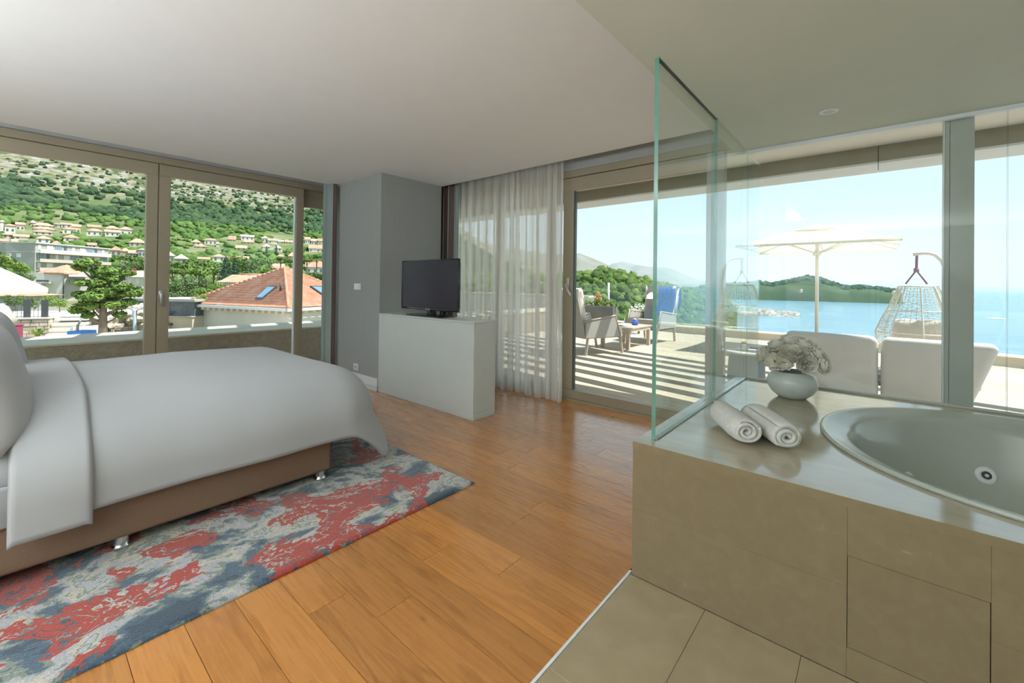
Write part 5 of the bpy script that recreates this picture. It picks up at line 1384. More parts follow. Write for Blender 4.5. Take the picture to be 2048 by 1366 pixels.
def house(x0, x1, yr, ye, yb_, wall, roof, label, group):
    cxp = (x0 + x1) / 2
    r_ = ground_hit(cxp, yb_)
    A, B = PD(x0, yb_, r_), PD(x1, yb_, r_); Cn = PD(cxp, yb_, r_)
    w_ = (Vector((B.x, B.y)) - Vector((A.x, A.y))).length
    zb = Cn.z; ze = PD(cxp, ye, r_).z; zr = PD(cxp, yr, r_).z
    ze = max(ze, zb + 1.5); zr = max(zr, ze + 0.6)
    dp = min(max(6.0, 0.6 * w_), 11.0)
    rot = atan2(B.y - A.y, B.x - A.x)
    T = Matrix.Translation((Cn.x, Cn.y, zb)) @ Matrix.Rotation(rot, 4, 'Z')
    e_ = thing('house', label, 'house', (Cn.x, Cn.y, zb), group)
    ws = {'w': 'house_white', 'c': 'house_cream', 'g': 'house_grey', 's': 'house_stone'}[wall]
    H_ = ze - zb
    box('wall', ws, -w_ / 2, w_ / 2, 0, dp, -4, H_, e_, tm=T)
    ov = 0.45; hz = zr - ze + 0.4; hp_ = min(w_, dp) * 0.48
    if roof == 'p' and wall == 'g' or (x1 - x0) < 8: ridge = [(0, dp / 2)] * 2
    else: ridge = [(-w_ / 2 + hp_, dp / 2), (w_ / 2 - hp_, dp / 2)] if int(x0) % 2 else [(-w_ / 2 - ov, dp / 2), (w_ / 2 + ov, dp / 2)]
    if yr == ye - 2: hz = 0.8
    v = [(-w_ / 2 - ov, -ov, H_), (w_ / 2 + ov, -ov, H_), (w_ / 2 + ov, dp + ov, H_), (-w_ / 2 - ov, dp + ov, H_), (ridge[0][0], ridge[0][1], H_ + hz), (ridge[1][0], ridge[1][1], H_ + hz)]
    v += [(p[0], p[1], p[2] - 0.25) for p in v[:4]]
    py_obj('roof', [T @ Vector(p) for p in v], [(0, 1, 5, 4), (1, 2, 5), (2, 3, 4, 5), (3, 0, 4), (0, 6, 7, 1), (1, 7, 8, 2), (2, 8, 9, 3), (3, 9, 6, 0), (9, 8, 7, 6)], 'roof_far' if roof == 'r' else 'roof_pale', e_)
    nf = max(1, int(H_ / 2.9)); nw = max(2, min(7, int(w_ / 2.6)))
    if x1 - x0 >= 10:
        for fl_ in range(nf):
            for k in range(nw):
                if rg.random() < 0.12: continue
                o = bpy.data.objects.new('window', WINME); COL.objects.link(o); o.parent = e_
                o.matrix_parent_inverse = Matrix.Translation(-Vector(e_.location))
                o.matrix_basis = T @ Matrix.Translation((-w_ / 2 + w_ * (k + 0.5) / nw, -0.12, fl_ * H_ / nf + H_ / nf * 0.3)) @ Matrix.Diagonal((0.95, 1, min(1.5, H_ / nf * 0.5), 1))
    occupied.append((Cn.x, Cn.y, max(w_, dp) * 0.62 + 2, r_, atan2(Cn.y, Cn.x)))
cn = {'w': 'white', 'c': 'cream', 'g': 'grey', 's': 'stone'}
for street, lst in HS:
    for i, h_ in enumerate(lst):
        lab = '%s house with %s roof, %s from left, %s' % (cn[h_[5]], 'red' if h_[6] == 'r' else 'pale', ordinal(i), street.replace('street', 'hill street'))
        house(*h_, lab, 'houses on the hillside')
def clear(x, y_, rad):
    r_ = hypot(x, y_); a = atan2(y_, x)
    for (hx, hy, hr, hd, ha) in occupied:
        if hypot(x - hx, y_ - hy) < hr + rad * 0.5: return False
        if r_ < hd and hd - r_ < 26 and abs(a - ha) < (hr * 0.75) / hd: return False      # keep sight of the house fronts
    return True
spots = []
for _ in range(30000):
    az = rg.uniform(32, 104); r_ = sqrt(rg.uniform(560 ** 2, 1500 ** 2))
    x, y_ = -r_ * sin(radians(az)), r_ * cos(radians(az)); z = ground(x, y_)
    s_ = (z - EYE) / r_
    dens = interp(s_, [(0.095, 0.95), (0.13, 0.85), (0.145, 0.5), (0.165, 0.3), (0.2, 0.22), (0.25, 0.15)])
    dens *= 0.45 + 1.1 * (mnoise.noise(Vector((x * 0.008, y_ * 0.008, 7))) + 0.5)
    if az < 66: dens = max(dens, interp(s_, [(0.10, 1), (0.17, 0.9), (0.19, 0.4), (0.22, 0.1)]))
    if rg.random() > dens: continue
    rad = rg.uniform(2.6, 5.0) if s_ < 0.15 else rg.uniform(1.0, 2.8)
    if not clear(x, y_, rad): continue
    spots.append((x, y_, z + rad * 0.5, rad, rad * rg.uniform(0.7, 1.1)))
    if len(spots) >= 9500: break
woodland('hill_woodland', 'wood_hill', spots, 4, 'dark green woodland covering the mountain slope above the houses')
spots = []
for _ in range(9000):
    az = rg.uniform(30, 100); r_ = sqrt(rg.uniform(170 ** 2, 600 ** 2))
    x, y_ = -r_ * sin(radians(az)), r_ * cos(radians(az)); z = ground(x, y_)
    rad = rg.uniform(1.5, 3.6)
    if mnoise.noise(Vector((x * 0.02, y_ * 0.02, 3))) < -0.35: continue
    if not clear(x, y_, rad): continue
    spots.append((x, y_, z + rad * 0.3, rad, rad * rg.uniform(0.6, 1.0)))
    if len(spots) >= 2600: break
woodland('garden_greenery', 'wood_lower', spots, 5, 'gardens and scrub between the hillside houses')
spots = []
for _ in range(1500):
    px_ = rg.uniform(890, 1460); q = rg.uniform(0.04, 0.75)
    d_ = HEADD - 70 + 140 * q; row_ = interp(px_, head_prof); top = PD(px_, row_, HEADD); p = PD(px_, 580, d_)
    z = SEA - 1 + (top.z - SEA + 1) * sin(pi * q) ** 0.75
    if z < SEA + 3: continue
    rad = rg.uniform(1.8, 4.2) * (0.75 if px_ > 1380 else 1)
    spots.append((p.x, p.y, z - 0.5, rad, rad * rg.uniform(0.7, 1.1)))
woodland('headland_woodland', 'wood_head', spots, 6, 'pine woodland covering the headland beyond the terrace')
# small island trees for a rough skyline
spots = []
for _ in range(700):
    px_ = rg.uniform(1400, 1795); row_ = interp(px_, [(1380, 575), (1440, 568), (1495, 566), (1515, 563), (1540, 567), (1580, 560), (1615, 552), (1640, 556), (1660, 563), (1685, 572), (1700, 573), (1720, 572), (1760, 575), (1790, 580), (1806, 588)])
    q = rg.uniform(0.2, 0.6); p = PD(px_, 580, 1560 - 190 + 380 * q); top = PD(px_, row_, 1560)
    z = SEA - 1 + (top.z - SEA + 1) * sin(pi * q) ** 0.435; rad = rg.uniform(3, 7)
    spots.append((p.x, p.y, z - 1, rad, rad * 0.8))
woodland('island_woodland', 'wood_hill', spots, 7, 'dark scrub covering the island in the bay')
# ================================================================== NEIGHBOURING BUILDINGS AND TREES
# ---- building with the hipped tile roof
EZ = -1.0
Q0 = PZ(577, 616, EZ); Q1 = PZ(366, 606, EZ)
e1 = (Q1 - Q0); L1 = e1.length; e1.normalize(); e2 = Vector((e1.y, -e1.x, 0))
if e2.dot(Vector((-1, 0.4, 0))) < 0: e2 = -e2
# apex: plan intersection of the 45-degree hip line with the sight line
d_ = ray(569, 535.5); hd = Vector((d_.x, d_.y, 0)); hip = e2; QM = Q0 + e1 * (L1 * 0.5)
det = hip.x * (-hd.y) + hd.x * hip.y
ta = (-QM.x * (-hd.y) + hd.x * (-QM.y)) / det
AP = QM + hip * ta; AP.z = EYE + d_.z * (hypot(AP.x, AP.y) / hypot(d_.x, d_.y))
a_ = ta
L2 = 2 * a_
th = thing('tiled_roof_building', 'low white building with a hipped terracotta tile roof and skylights', 'building', Q0)
th.location = (Q0.x, Q0.y, EZ - 3)
def RT(u_, w_, z): return Q0 + e1 * u_ + e2 * w_ + Vector((0, 0, z - EZ))
R0, R1 = AP, AP
print('ROOF', Q0, Q1, AP, L1, L2)
def roof_plane(P, name, corr=True, rows=16):
    """P: eave start, eave end, top end, top start; barrel tiles as real ribs, each course stepping"""
    A, B, Ct, D = P
    eave = (B - A); n_ = max(8, int(eave.length / 0.23)); per = 6
    nrm = (B - A).cross(D - A).normalized()
    if nrm.z < 0: nrm = -nrm
    v, f = [], []
    ed = eave.normalized(); up = ((D + Ct) / 2 - (A + B) / 2); up = up - ed * up.dot(ed); ul = up.length; up.normalize()
    rows = max(4, int(ul / 0.40))
    for r_ in range(rows):
        for half in (0, 1):
            s_ = (r_ + half) / rows; left = A.lerp(D, s_); right = B.lerp(Ct, s_)
            l0, l1 = (left - A).dot(ed), (right - A).dot(ed); base = A + up * (ul * s_)
            for k in range(n_ * per + 1):
                x = eave.length * k / (n_ * per); x = min(max(x, l0), max(l1, l0))
                h = 0.045 * sin(2 * pi * (x / eave.length * n_)) + (0.035 if half == 0 else 0.0)
                if x <= l0 + 1e-4 or x >= l1 - 1e-4: h = 0.02
                v.append(base + ed * x + nrm * h)
    m_ = n_ * per + 1
    for r_ in range(2 * rows - 1):
        for k in range(m_ - 1):
            q = (r_ * m_ + k, r_ * m_ + k + 1, (r_ + 1) * m_ + k + 1, (r_ + 1) * m_ + k)
            f.append(q)
    o = py_obj(name, v, f, 'roof_tile', th, True); tag(o, kind='stuff'); return o
roof_plane((RT(0, 0, EZ), RT(L1, 0, EZ), R1 if (R1 - R0).length > 0.5 else R0, R0), 'roof_tiles')
roof_plane((RT(0, L2, EZ), RT(0, 0, EZ), R0, R0), 'roof_tiles')
def ridge(p, q, name='ridge_tile', r_=0.16):
    n_ = max(2, int((q - p).length / 0.45))
    for k in range(n_):
        a, b_ = p.lerp(q, k / n_), p.lerp(q, (k + 1.08) / n_)
        tube(name, 'roof_tile', [a + Vector((0, 0, 0.03)), b_ + Vector((0, 0, 0.0))], r_, th, 8, r_ * 0.82)
ridge(RT(0, 0, EZ), R0); ridge(RT(L1, 0, EZ), R1)
if (R1 - R0).length > 0.5: ridge(R0, R1)
ridge(RT(0, L2, EZ), R0)
def wallbox(name, mat, u0, u1, w0, w1, z0, z1):
    v = [RT(u, w, z) for z in (z0, z1) for (u, w) in ((u0, w0), (u1, w0), (u1, w1), (u0, w1))]
    return py_obj(name, v, [(3, 2, 1, 0), (4, 5, 6, 7), (0, 1, 5, 4), (1, 2, 6, 5), (2, 3, 7, 6), (3, 0, 4, 7)], mat, th)
wallbox('gutter', 'shutter_white', -0.1, L1 + 0.6, -0.25, 0.0, EZ - 0.30, EZ - 0.05)
wallbox('gutter', 'shutter_white', -0.25, 0.0, -0.25, L2, EZ - 0.30, EZ - 0.05)
wallbox('wall', 'house_white', 0.5, L1 - 0.3, 0.5, L2 - 0.5, EZ - 5, EZ - 0.15)
k = 0.4
while k < L1 - 0.4:
    wallbox('rafter_end', 'house_cream', k, k + 0.32, -0.1, 0.5, EZ - 0.55, EZ - 0.31); k += 0.85
k = 0.8
while k < L2 - 0.5:
    wallbox('rafter_end', 'house_cream', -0.1, 0.5, k, k + 0.32, EZ - 0.55, EZ - 0.31); k += 0.85
tube('downpipe', 'shutter_white', [RT(L1 - 0.9, 0.42, EZ - 0.3), RT(L1 - 0.9, 0.42, EZ - 5)], 0.09, th, 8)
# skylights lie in the roof planes
def on_plane(px_, py_, A, B, Cc):
    n_ = (B - A).cross(Cc - A); d = ray(px_, py_); return _C + d * ((A - _C).dot(n_) / d.dot(n_))
def skylight(pxs, A, B, Cc):
    n_ = (B - A).cross(Cc - A).normalized(); n_ = n_ if n_.z > 0 else -n_
    pp = [on_plane(x, y_, A, B, Cc) for x, y_ in pxs]
    c = sum(pp, Vector()) / 4
    v = [p + n_ * 0.02 for p in pp] + [p + n_ * 0.16 for p in pp]
    fr_ = py_obj('skylight', v, [(4, 5, 6, 7), (0, 1, 5, 4), (1, 2, 6, 5), (2, 3, 7, 6), (3, 0, 4, 7)], 'railing_dark', th)
    py_obj('skylight_pane', [c + (p - c) * 0.82 + n_ * 0.175 for p in pp], [(0, 1, 2, 3)], 'pane_blue', fr_)
skylight([(511, 599), (525, 600), (555, 575), (538, 574)], RT(0, 0, EZ), RT(L1, 0, EZ), R0)
skylight([(648, 594), (664, 602), (652, 575), (619, 574)], RT(0, 0, EZ), RT(0, L2, EZ), R0)
vp = on_plane(561, 582, RT(0, 0, EZ), RT(L1, 0, EZ), R0)
tube('vent_pipe', 'railing_dark', [vp - Vector((0, 0, 0.1)), vp + Vector((0, 0, 0.75))], 0.10, th, 8)
# dormer wing behind the left slope
dw = thing('dormer_wing', 'small tiled wing with a pinkish wall behind the hipped roof', 'building', (0, 0, 0))
W0, W1 = PD(438, 590, 76), PD(520, 590, 73); dw.location = (W0.x, W0.y, W0.z - 3)
ze = PD(440, 564, 76).z; zr = PD(460, 549.5, 79).z; zb = W0.z - 4
dr = (W1 - W0); dr.z = 0; dr.normalize(); dn = Vector((-dr.y, dr.x, 0)); dn = dn if dn.dot(Vector((W0.x, W0.y, 0))) > 0 else -dn
lw = (W1 - W0).length
def wb_(name, mat, pts_): return py_obj(name, pts_, [(3, 2, 1, 0), (4, 5, 6, 7), (0, 1, 5, 4), (1, 2, 6, 5), (2, 3, 7, 6), (3, 0, 4, 7)], mat, dw)
bs2 = [W0, W0 + dr * lw, W0 + dr * lw + dn * 6, W0 + dn * 6]
wb_('wall', 'house_cream', [Vector((p.x, p.y, zb)) for p in bs2] + [Vector((p.x, p.y, ze)) for p in bs2])
v, f = [], []
nr, nk = 10, 90
for i in range(nr + 1):
    for k in range(nk + 1):
        s_ = i / nr; p = W0 + dr * (-0.3 + (lw + 0.6) * k / nk) + dn * (-0.3 + 3.3 * s_); st_ = max(0, (2 - 2 * (k / nk) * 20) * s_)
        v.append(Vector((p.x, p.y, ze + (zr - ze) * s_ + 0.06 * sin(k * 1.4) + 0.03 * (i % 2))) + dr * st_)
for i in range(nr):
    for k in range(nk): f.append((i * (nk + 1) + k, i * (nk + 1) + k + 1, (i + 1) * (nk + 1) + k + 1, (i + 1) * (nk + 1) + k))
tag(py_obj('roof_tiles', v, f, 'roof_tile', dw, True), kind='stuff')
tube('ridge_tile', 'roof_tile', [Vector((p.x, p.y, zr + 0.05)) for p in (W0 + dn * 3 + dr * 1.2, W0 + dn * 3 + dr * lw)], 0.17, dw)
# glazed box with a flat roof left of it
gb = thing('glazed_pavilion', 'flat roofed dark glazed pavilion left of the tiled building', 'building', (0, 0, 0))
G0, G1 = PD(318, 655, 53), PD(373, 655, 51); gb.location = (G0.x, G0.y, G0.z)
gd = (G1 - G0); gd.z = 0; gl_ = gd.length; gd.normalize(); gn = Vector((-gd.y, gd.x, 0)); gn = gn if gn.dot(Vector((G0.x, G0.y, 0))) > 0 else -gn
def gbox(name, mat, u0, u1, w0, w1, z0, z1):
    v = [Vector((0, 0, z)) + Vector((G0.x, G0.y, 0)) + gd * u + gn * w for z in (z0, z1) for (u, w) in ((u0, w0), (u1, w0), (u1, w1), (u0, w1))]
    return py_obj(name, v, [(3, 2, 1, 0), (4, 5, 6, 7), (0, 1, 5, 4), (1, 2, 6, 5), (2, 3, 7, 6), (3, 0, 4, 7)], mat, gb)
zA, zB, zC = PD(345, 632, 52).z, PD(345, 603, 52).z, PD(345, 598, 52).z
gbox('wall', 'house_cream', -3, gl_ + 0.4, 0.2, 5, zA - 5, zA - 0.1); gbox('ledge', 'house_grey', -3, gl_ + 0.5, 0, 5, zA - 0.1, zA)
gbox('glazing', 'pane_dark', -3, gl_ + 0.4, 0.4, 4.8, zA, zB); gbox('flat_roof', 'house_grey', -3.2, gl_ + 0.8, 0.0, 5.2, zB, zC)
for k in range(3): gbox('glazing_bar', 'house_grey', -2 + k * 1.3, -1.93 + k * 1.3, 0.33, 0.4, zA, zB)
gbox('wall_lamp', 'railing_dark', gl_ * 0.35, gl_ * 0.35 + 0.25, 0.05, 0.2, PD(342, 649, 52).z - 0.12, PD(342, 649, 52).z + 0.1)

# ---- apartment block
ab = thing('apartment_block', 'long grey white apartment block with balconies behind the leafy tree', 'building', (0, 0, 0))
AD = 228
c0, c1, c2 = PD(10, 560, 236), PD(69, 560, AD), PD(216, 548, 246)
ab.location = (c1.x, c1.y, -6)
zt_ = PD(69, 484, AD).z
def blockface(P, Q, z0, z1, dep, name, mat, par, inset=0.0):
    d_ = (Q - P); d_.z = 0; d_.normalize(); n_ = Vector((-d_.y, d_.x, 0)); n_ = n_ if n_.dot(Vector((P.x, P.y, 0))) > 0 else -n_
    P_, Q_ = P + n_ * inset, Q + n_ * inset
    pts_ = [P_, Q_, Q_ + n_ * dep, P_ + n_ * dep]
    return py_obj(name, [Vector((p.x, p.y, z)) for z in (z0, z1) for p in pts_], [(3, 2, 1, 0), (4, 5, 6, 7), (0, 1, 5, 4), (1, 2, 6, 5), (2, 3, 7, 6), (3, 0, 4, 7)], mat, par)
def sub(P, Q, a, b_): return P.lerp(Q, a), P.lerp(Q, b_)
blockface(c1, c2, -8, zt_ - 0.4, 13, 'wall', 'house_grey', ab)
blockface(c0, c1, -8, zt_ - 0.4, 6, 'end_wall', 'house_grey', ab)
blockface(*sub(c1, c2, -0.01, 1.02), zt_ - 0.4, zt_, 13, 'roof_edge', 'house_white', ab, -0.5)
flh = (zt_ - PD(69, 556, AD).z) / 4.0
for fl_ in range(4):
    z1 = zt_ - flh * fl_ - 0.4; z0 = z1 - flh
    bal_ = blockface(*sub(c1, c2, 0.01, 0.99), z0 - 0.1, z0 + (0.95 if fl_ else 1.2), 0.25, 'balcony_front', 'balcony_beige' if fl_ else 'house_white', ab, -1.6)
    blockface(*sub(c1, c2, 0.01, 0.99), z0 - 0.25, z0 - 0.1, 1.6, 'balcony_slab', 'balcony_beige', ab, -1.6)
    for k in range(9):
        a = 0.03 + k * 0.108; kind_ = (k * 3 + fl_ * 2) % 4
        w_ = 0.035 if kind_ < 2 else 0.075
        mt_ = ['shutter_white', 'pane_dark', 'pane_blue', 'shutter_white'][kind_]
        wd_ = blockface(*sub(c1, c2, a, a + w_), z0 + 0.9, z1 - 0.5, 0.1, 'window', mt_, ab, -0.12)
        if kind_ == 2:
            for q in range(3): blockface(*sub(c1, c2, a + w_ * (q + 0.06) / 3, a + w_ * (q + 0.16) / 3), z0 + 0.85, z1 - 0.45, 0.1, 'window_bar', 'shutter_white', wd_, -0.24)
for (a, b_, za, zb_) in ((0.05, 0.2, 2, 1), (0.38, 0.52, 2, 1), (0.38, 0.52, 3, 2)):
    blockface(*sub(c0, c1, a, b_), zt_ - flh * za + 0.9, zt_ - flh * zb_ - 0.9, 0.1, 'shutter', 'shutter_white', ab, -0.1)
blockface(*sub(c0, c1, -0.15, 0.2), zt_ - flh * 2 - 0.6, zt_ - flh * 2 + 0.6, 1.2, 'side_balcony', 'house_cream', ab, -1.25)
blockface(*sub(c0, c1, 0.0, 1.0), zt_ - flh * 1.15, zt_ - flh * 1.08, 0.15, 'string_course', 'house_cream', ab, -0.1)

# ---- cream house with outside stair
ch = thing('cream_house', 'cream three storey house with a red hip roof and outside stair', 'house', (0, 0, 0))
D_ = 140
h0, h1, h2 = PD(79, 606, D_ + 2), PD(126, 610, D_ - 2), PD(172, 606, D_ + 3)
ch.location = (h1.x, h1.y, h1.z)
zt2 = PD(126, 545.5, D_ - 2).z; zb2 = h1.z - 2
w_a = blockface(h0, h1, zb2, zt2, 8, 'wall', 'house_grey', ch); w_b = blockface(h1, h2, zb2, zt2, 8, 'wall', 'house_white', ch)
ctr = (h0 + h2) / 2 + (h0 + h2 - 2 * h1) * 0.25
ap = PD(133, 529, D_ + 4); d0 = (h0 - ctr) * 1.15 + ctr; d1 = (h1 - ctr) * 1.15 + ctr; d2 = (h2 - ctr) * 1.15 + ctr; d3 = ctr * 2 - d1
v = [Vector((p.x, p.y, zt2)) for p in (d0, d1, d2, d3)] + [ap] + [Vector((p.x, p.y, zt2 - 0.3)) for p in (d0, d1, d2, d3)]
py_obj('roof', v, [(0, 1, 4), (1, 2, 4), (2, 3, 4), (3, 0, 4), (0, 5, 6, 1), (1, 6, 7, 2), (2, 7, 8, 3), (3, 8, 5, 0)], 'roof_tile', ch)
def hwin(P, Q, a, b_, y0, y1, name, mat, par=ch, inset=-0.1, dist=D_ - 1, px_=110):
    return blockface(*sub(P, Q, a, b_), PD(px_, y1, dist).z, PD(px_, y0, dist).z, 0.1, name, mat, par, inset)
hwin(h0, h1, 0.38, 0.50, 571, 581, 'window', 'pane_dark'); hwin(h0, h1, 0.72, 0.92, 596, 606, 'door', 'pane_dark'); hwin(h0, h1, 0.40, 0.52, 551, 563, 'door', 'teak_grey')
blockface(*sub(h0, h1, -0.1, 0.62), PD(110, 566.5, D_).z, PD(110, 564.5, D_).z, 1.2, 'stair_landing', 'house_white', ch, -1.2)
p0, p1 = h0.lerp(h1, 0.15), h0.lerp(h1, -0.25)
py_obj('stair_flight', [Vector((p0.x, p0.y, PD(85, 565, D_).z)), Vector((p1.x, p1.y, PD(70, 577, D_).z)), Vector((p1.x, p1.y, PD(70, 574.5, D_).z)), Vector((p0.x, p0.y, PD(85, 562, D_).z)), Vector((p0.x, p0.y, PD(85, 565, D_).z)) * 0.975, Vector((p1.x, p1.y, PD(70, 577, D_).z)) * 0.975, Vector((p1.x, p1.y, PD(70, 574.5, D_).z)) * 0.975, Vector((p0.x, p0.y, PD(85, 562, D_).z)) * 0.975], [(0, 1, 2, 3), (7, 6, 5, 4), (0, 4, 5, 1), (1, 5, 6, 2), (2, 6, 7, 3), (3, 7, 4, 0)], 'house_white', ch)
blockface(*sub(h0, h1, 0.1, 0.62), PD(110, 564, D_).z, PD(110, 560, D_).z, 0.06, 'balcony_rail', 'pane_dark', ch, -1.2)
tube('downpipe', 'railing_dark', [Vector((h1.x, h1.y, zb2)) * 0.995, Vector((h1.x * 0.995, h1.y * 0.995, zt2))], 0.12, ch, 6)
hwin(h1, h2, 0.28, 0.54, 573, 583, 'window', 'shutter_white', px_=150); 
for a in (0.29, 0.42): hwin(h1, h2, a, a + 0.11, 574.5, 582, 'window_pane', 'pane_dark', px_=150, inset=-0.22)
hwin(h1, h2, 0.66, 0.8, 574, 586, 'window', 'pane_dark', px_=150); hwin(h1, h2, 0.40, 0.75, 553, 566, 'window', 'pane_blue', px_=150)
hwin(h1, h2, 0.1, 0.72, 559, 566, 'glass_balcony', 'drum_blue', px_=150, inset=-0.9); hwin(h1, h2, 0.35, 0.6, 595, 604, 'window', 'pane_blue', px_=150)
q0, q1 = h1.lerp(h2, 0.22), h1.lerp(h2, 1.0)
za, zb_ = PD(150, 549, D_).z, PD(150, 552.5, D_ - 2).z
py_obj('awning', [Vector((q0.x, q0.y, za)), Vector((q1.x, q1.y, za)), Vector((q1.x * 0.965, q1.y * 0.965, zb_)), Vector((q0.x * 0.965, q0.y * 0.965, zb_)), Vector((q0.x, q0.y, za - 0.1)), Vector((q1.x, q1.y, za - 0.1)), Vector((q1.x * 0.965, q1.y * 0.965, zb_ - 0.1)), Vector((q0.x * 0.965, q0.y * 0.965, zb_ - 0.1))], [(0, 1, 2, 3), (7, 6, 5, 4), (0, 4, 5, 1), (1, 5, 6, 2), (2, 6, 7, 3), (3, 7, 4, 0)], 'awning', ch)
# pale roofed house right of the tree
ph_ = thing('pale_roof_house', 'white house with a pale tiled roof partly hidden by the leafy tree', 'house', (0, 0, 0))
g0, g1 = PD(236, 600, 142), PD(300, 600, 140); ph_.location = (g0.x, g0.y, g0.z)
zt3, zr3 = PD(270, 554, 141).z, PD(270, 541, 145).z
blockface(g0, g1, g0.z - 2, zt3, 9, 'wall', 'house_white', ph_)
dd = (g1 - g0); dd.z = 0; dd.normalize(); nn = Vector((-dd.y, dd.x, 0)); nn = nn if nn.dot(Vector((g0.x, g0.y, 0))) > 0 else -nn
v = [g0 - dd - nn * 0.6, g1 + dd - nn * 0.6, g1 + dd + nn * 9.6, g0 - dd + nn * 9.6]; v = [Vector((p.x, p.y, zt3)) for p in v] + [Vector(((g0 + dd * 2 + nn * 4.5).x, (g0 + dd * 2 + nn * 4.5).y, zr3)), Vector(((g1 + nn * 4.5).x, (g1 + nn * 4.5).y, zr3))]
py_obj('roof', v, [(0, 1, 5, 4), (1, 2, 5), (2, 3, 4, 5), (3, 0, 4), (3, 2, 1, 0)], 'roof_pale', ph_)
for a in (0.3, 0.55, 0.8): blockface(*sub(g0, g1, a, a + 0.1), PD(270, 568, 141).z, PD(270, 557, 141).z, 0.1, 'window', 'shutter_white' if a < 0.6 else 'pane_dark', ph_, -0.1)
chp = PD(266, 538, 144); box('chimney', 'bin_maroon', chp.x - 1.1, chp.x + 1.1, chp.y - 0.5, chp.y + 0.5, chp.z - 1.5, chp.z + 0.2, ph_)

# ---- stone terrace wall, steps, fence
GW = -2.6
sw_ = thing('stone_wall', 'low beige stone block wall left of the garden steps', 'wall', (0, 0, 0))
s0, s1 = PD(-6, 690, 42.5), PD(97, 690, 41.5); sw_.location = (s0.x, s0.y, s0.z)
zt4 = PD(50, 637.5, 42).z; zb4 = PD(50, 690, 42).z - 0.8
L_ = (s1 - s0).length; dd = (s1 - s0); dd.z = 0; dd.normalize(); nn = Vector((-dd.y, dd.x, 0)); nn = nn if nn.dot(Vector((s0.x, s0.y, 0))) > 0 else -nn
MW = Matrix(((dd.x, nn.x, 0, s0.x), (dd.y, nn.y, 0, s0.y), (0, 0, 1, 0), (0, 0, 0, 1)))
box('wall_core', 'house_cream', 0, L_, 0.12, 0.5, zb4, zt4 - 0.02, sw_, tm=MW)
rowz = zb4; rr_ = random.Random(4)
while rowz < zt4 - 0.05:
    h_ = min(rr_.uniform(0.2, 0.3), zt4 - 0.03 - rowz); x = 0.0
    while x < L_ - 0.05:
        w_ = min(rr_.uniform(0.35, 0.8), L_ - x)
        box('stone', 'stone_block', x + 0.012, x + w_ - 0.012, rr_.uniform(-0.02, 0.02), 0.13, rowz + 0.012, rowz + h_ - 0.012, sw_, bev=0.02, seg=1, tm=MW); x += w_
    rowz += h_
box('coping_slab', 'step_stone', -0.05, L_ + 0.05, -0.08, 0.6, zt4 - 0.02, zt4 + 0.06, sw_, tm=MW)
tag(box('upper_paving', 'step_stone', -4, L_ + 2.5, 0.62, 9, zt4 - 0.15, zt4, None, tm=MW), kind='structure')
stp = thing('garden_steps', 'pale stone garden steps beside the stone wall', 'steps', (s1.x, s1.y, zb4))
for k in range(8):
    z1 = zt4 - (zt4 - zb4 + 0.1) * k / 8
    box('step', 'step_stone', L_ + 0.08, L_ + 1.75, 0.4 - 0.33 * k, 1.0 - 0.33 * (k - 1), z1 - 0.2, z1, stp, bev=0.012, seg=1, tm=MW)
    box('riser', 'house_cream', L_ + 0.04, L_ + 1.73, 0.44 - 0.33 * k, 0.5 - 0.33 * k, z1 - 0.42, z1 - 0.045, stp, tm=MW) if k else None
hr = thing('stair_handrail', 'grey metal handrail running down beside the garden steps', 'handrail', (s1.x, s1.y, zt4))
tube('top_rail', 'drum_blue', [MW @ Vector((L_ + 1.5, 0.9, zt4 + 1.02)), MW @ Vector((L_ + 1.85, 0.6, zt4 + 1.02)), MW @ Vector((L_ + 2.2, -2.0, zt4 - 0.35))], 0.05, hr)
tube('post', 'drum_blue', [MW @ Vector((L_ + 1.5, 0.9, zt4)), MW @ Vector((L_ + 1.5, 0.9, zt4 + 1.02))], 0.06, hr)
tube('post', 'teak_grey', [MW @ Vector((L_ + 2.2, -2.0, zb4)), MW @ Vector((L_ + 2.2, -2.0, zt4 - 0.3))], 0.07, hr)
fe = thing('garden_fence', 'dark metal picket fence on top of the stone wall', 'fence', (s0.x, s0.y, zt4))
for za in (0.12, 0.95): tube('rail', 'railing_dark', [MW @ Vector((0.3, 0.3, zt4 + za)), MW @ Vector((L_ - 0.1, 0.3, zt4 + za))], 0.022, fe, 6)
k = 0.35
while k < L_ - 0.1:
    tube('picket', 'railing_dark', [MW @ Vector((k, 0.3, zt4 + 0.05)), MW @ Vector((k, 0.3, zt4 + 1.0))], 0.014, fe, 5); k += 0.2
for u_ in (L_ - 1.2, L_ - 0.35):
    box('panel_post', 'railing_dark', u_ - 0.16, u_ + 0.16, 0.27, 0.36, zt4 + 0.02, zt4 + 1.2, fe, tm=MW)
fe2 = thing('rear_fence', 'dark metal fence beyond the head of the garden steps', 'fence', (s1.x, s1.y, zt4))
for za in (0.12, 0.95): tube('rail', 'railing_dark', [MW @ Vector((L_ + 0.2, 3.2, zt4 + za)), MW @ Vector((L_ + 3.0, 3.2, zt4 + za))], 0.022, fe2, 6)
for k in range(15): tube('picket', 'railing_dark', [MW @ Vector((L_ + 0.25 + k * 0.19, 3.2, zt4)), MW @ Vector((L_ + 0.25 + k * 0.19, 3.2, zt4 + 1.0))], 0.014, fe2, 5)
